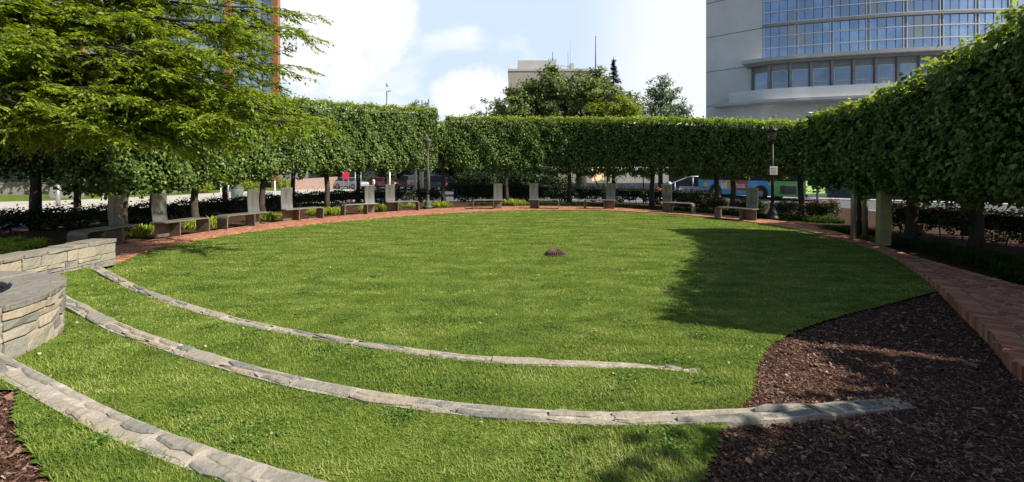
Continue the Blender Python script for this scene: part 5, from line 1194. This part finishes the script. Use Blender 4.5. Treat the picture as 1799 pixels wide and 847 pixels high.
# left glass building with copper piers
lbd = empty('glass_tower', (0, 0, 0), 0, 'tall pale glass building with copper coloured piers behind the overhanging tree', 'building')
XR = LX(489, 60.); mb = MB(); pb = [(-115, 60.3), (XR - .35, 60.3), (XR - 22, 92), (-115, 92)]
mb.add([(a, b, bigz) for a, b in pb] + [(a, b, 40) for a, b in pb], [(4, 5, 6, 7), (0, 1, 5, 4), (1, 2, 6, 5), (2, 3, 7, 6), (3, 0, 4, 7)]); mb.build('wall', M['granite'], lbd)
g = MB(); x = XR - .8
while x > -114:
    z = 1.0
    while z < 39: g.add([(x - 1.36, 60.2, z), (x - .02, 60.2, z), (x - .02, 60.2, z + 1.96), (x - 1.36, 60.2, z + 1.96)], [(0, 1, 2, 3)]); z += 2
    x -= 1.38
gl = g.build('glazing', M['tglass'], lbd); g = MB(); x = XR - .8
while x > -114: g.box(x - .05, x + .03, 60.12, 60.19, 1, 40); x -= 1.38
z = 1.
while z < 39: g.box(-114, XR - .8, 60.10, 60.17, z - .05, z + .04); z += 2
g.build('mullions', M['dmull'], gl)
for px in (485, 402, 265, 142, 114):
    w2 = .38 if px != 485 else .42; xx = LX(px, 60.); mb = MB(); mb.box(xx - w2, xx + w2, 59.6, 60.28, bigz, 40); mb.build('pier', M['copper'], lbd)

fb = empty('dark_backdrop_building', (0, 0, 0), 0, 'long dark building added as a backdrop under the crowns beyond the parked cars', 'building')  # invented building, added to darken the view behind the cars
mb = MB(); mb.box(-34, 4, 76, 90, bigz, 8); mb.build('wall', M['granite'], fb); mb = MB(); mb.box(-34.2, 4.2, 75.8, 90, 8.001, 8.4); mb.build('roof', M['bconc2'], fb)
for k in range(11):
    mb = MB(); mb.box(-32.5 + k * 3.3, -30.6 + k * 3.3, 75.93, 75.99, 1.0, 3.0); mb.build('window', M['wglass'], fb)
# centre beige building
cb = empty('beige_building', (0, 0, 0), 0, 'flat roofed beige concrete building with a penthouse and aerials behind the maple', 'building'); d = 95.
mb = MB(); xl, xr = LX(893, d), LX(1040, d); zt = LZ(125, d); mb.box(xl, xr, d, d + 22, bigz, zt); mb.build('wall', M['beige'], cb)
mb = MB(); mb.box(xl - .1, xr + .1, d - .12, d + 22, zt + .001, zt + .5); mb.build('parapet', M['bconc2'], cb)
mb = MB(); mb.box(LX(910, d), LX(978, d), d + 1.5, d + 12, zt + .5, LZ(103, d)); mb.build('penthouse', M['pent'], cb)
mb = MB(); mb.box(LX(947, d), LX(953, d), d + 1.44, d + 1.49, LZ(121, d), LZ(117, d)); mb.build('vent', M['black'], cb)
mb = MB(); xw = LX(1082, d); yb = d + 9
# wing turned toward the sun, with tall vertical fins
mb.add([(xr + .15, d + 1, bigz), (xw, d + 12, bigz), (xw - 8, d + 22, bigz), (xr - 5, d + 12, bigz), (xr + .15, d + 1, zt - .6), (xw, d + 12, zt - .6), (xw - 8, d + 22, zt - .6), (xr - 5, d + 12, zt - .6)], [(4, 5, 6, 7), (0, 1, 5, 4), (1, 2, 6, 5), (2, 3, 7, 6), (3, 0, 4, 7)]); wg = mb.build('wing', M['tan'], cb)
for k in range(9):
    f = (k + .5) / 9; a = Vector((xr + .15, d + 1)).lerp(Vector((xw, d + 12)), f); q_ = MB(); T = Matrix.Translation((a.x, a.y, 0)) @ Matrix.Rotation(math.atan2(11, xw - xr), 4, 'Z'); q_.box(-.3, .3, -.02, .03, 8, zt - 5.2, 0, 0, T); q_.build('window', M['granite'], wg)
for px, yt, r in ((973, 84, .1), (1001, 82, .06), (1005, 62, .03), (1051, 56, .14)):
    mb = MB(); z0 = LZ(103, d) if px < 978 else zt; mb.tube([(LX(px, d), d + 3, z0 - .2), (LX(px, d), d + 3, LZ(yt, d))], [r, r * .6], 6); mb.build('aerial', M['greyiron'], cb)
mb = MB(); zz = LZ(101, d); mb.tube([(LX(965, d), d + 3, zz), (LX(980, d), d + 3, zz)], .06, 5)
for k in range(4): mb.tube([(LX(966 + k * 4, d), d + 3, zz - .3), (LX(966 + k * 4, d), d + 3, zz + .5)], .07, 5)
mb.build('antenna_array', M['greyiron'], cb)
mb = MB(); mb.tube([(LX(988, d), d + 3, zt), (LX(988, d), d + 3, LZ(110, d)), (LX(1000, d), d + 3, LZ(111, d)), (LX(1010, d), d + 3, LZ(115, d))], .1, 6); mb.box(LX(1005, d), LX(1011, d), d + 2.5, d + 4.5, zt + .5, LZ(106, d)); mb.build('roof_equipment', M['pent'], cb)
print('objects', len(bpy.data.objects))
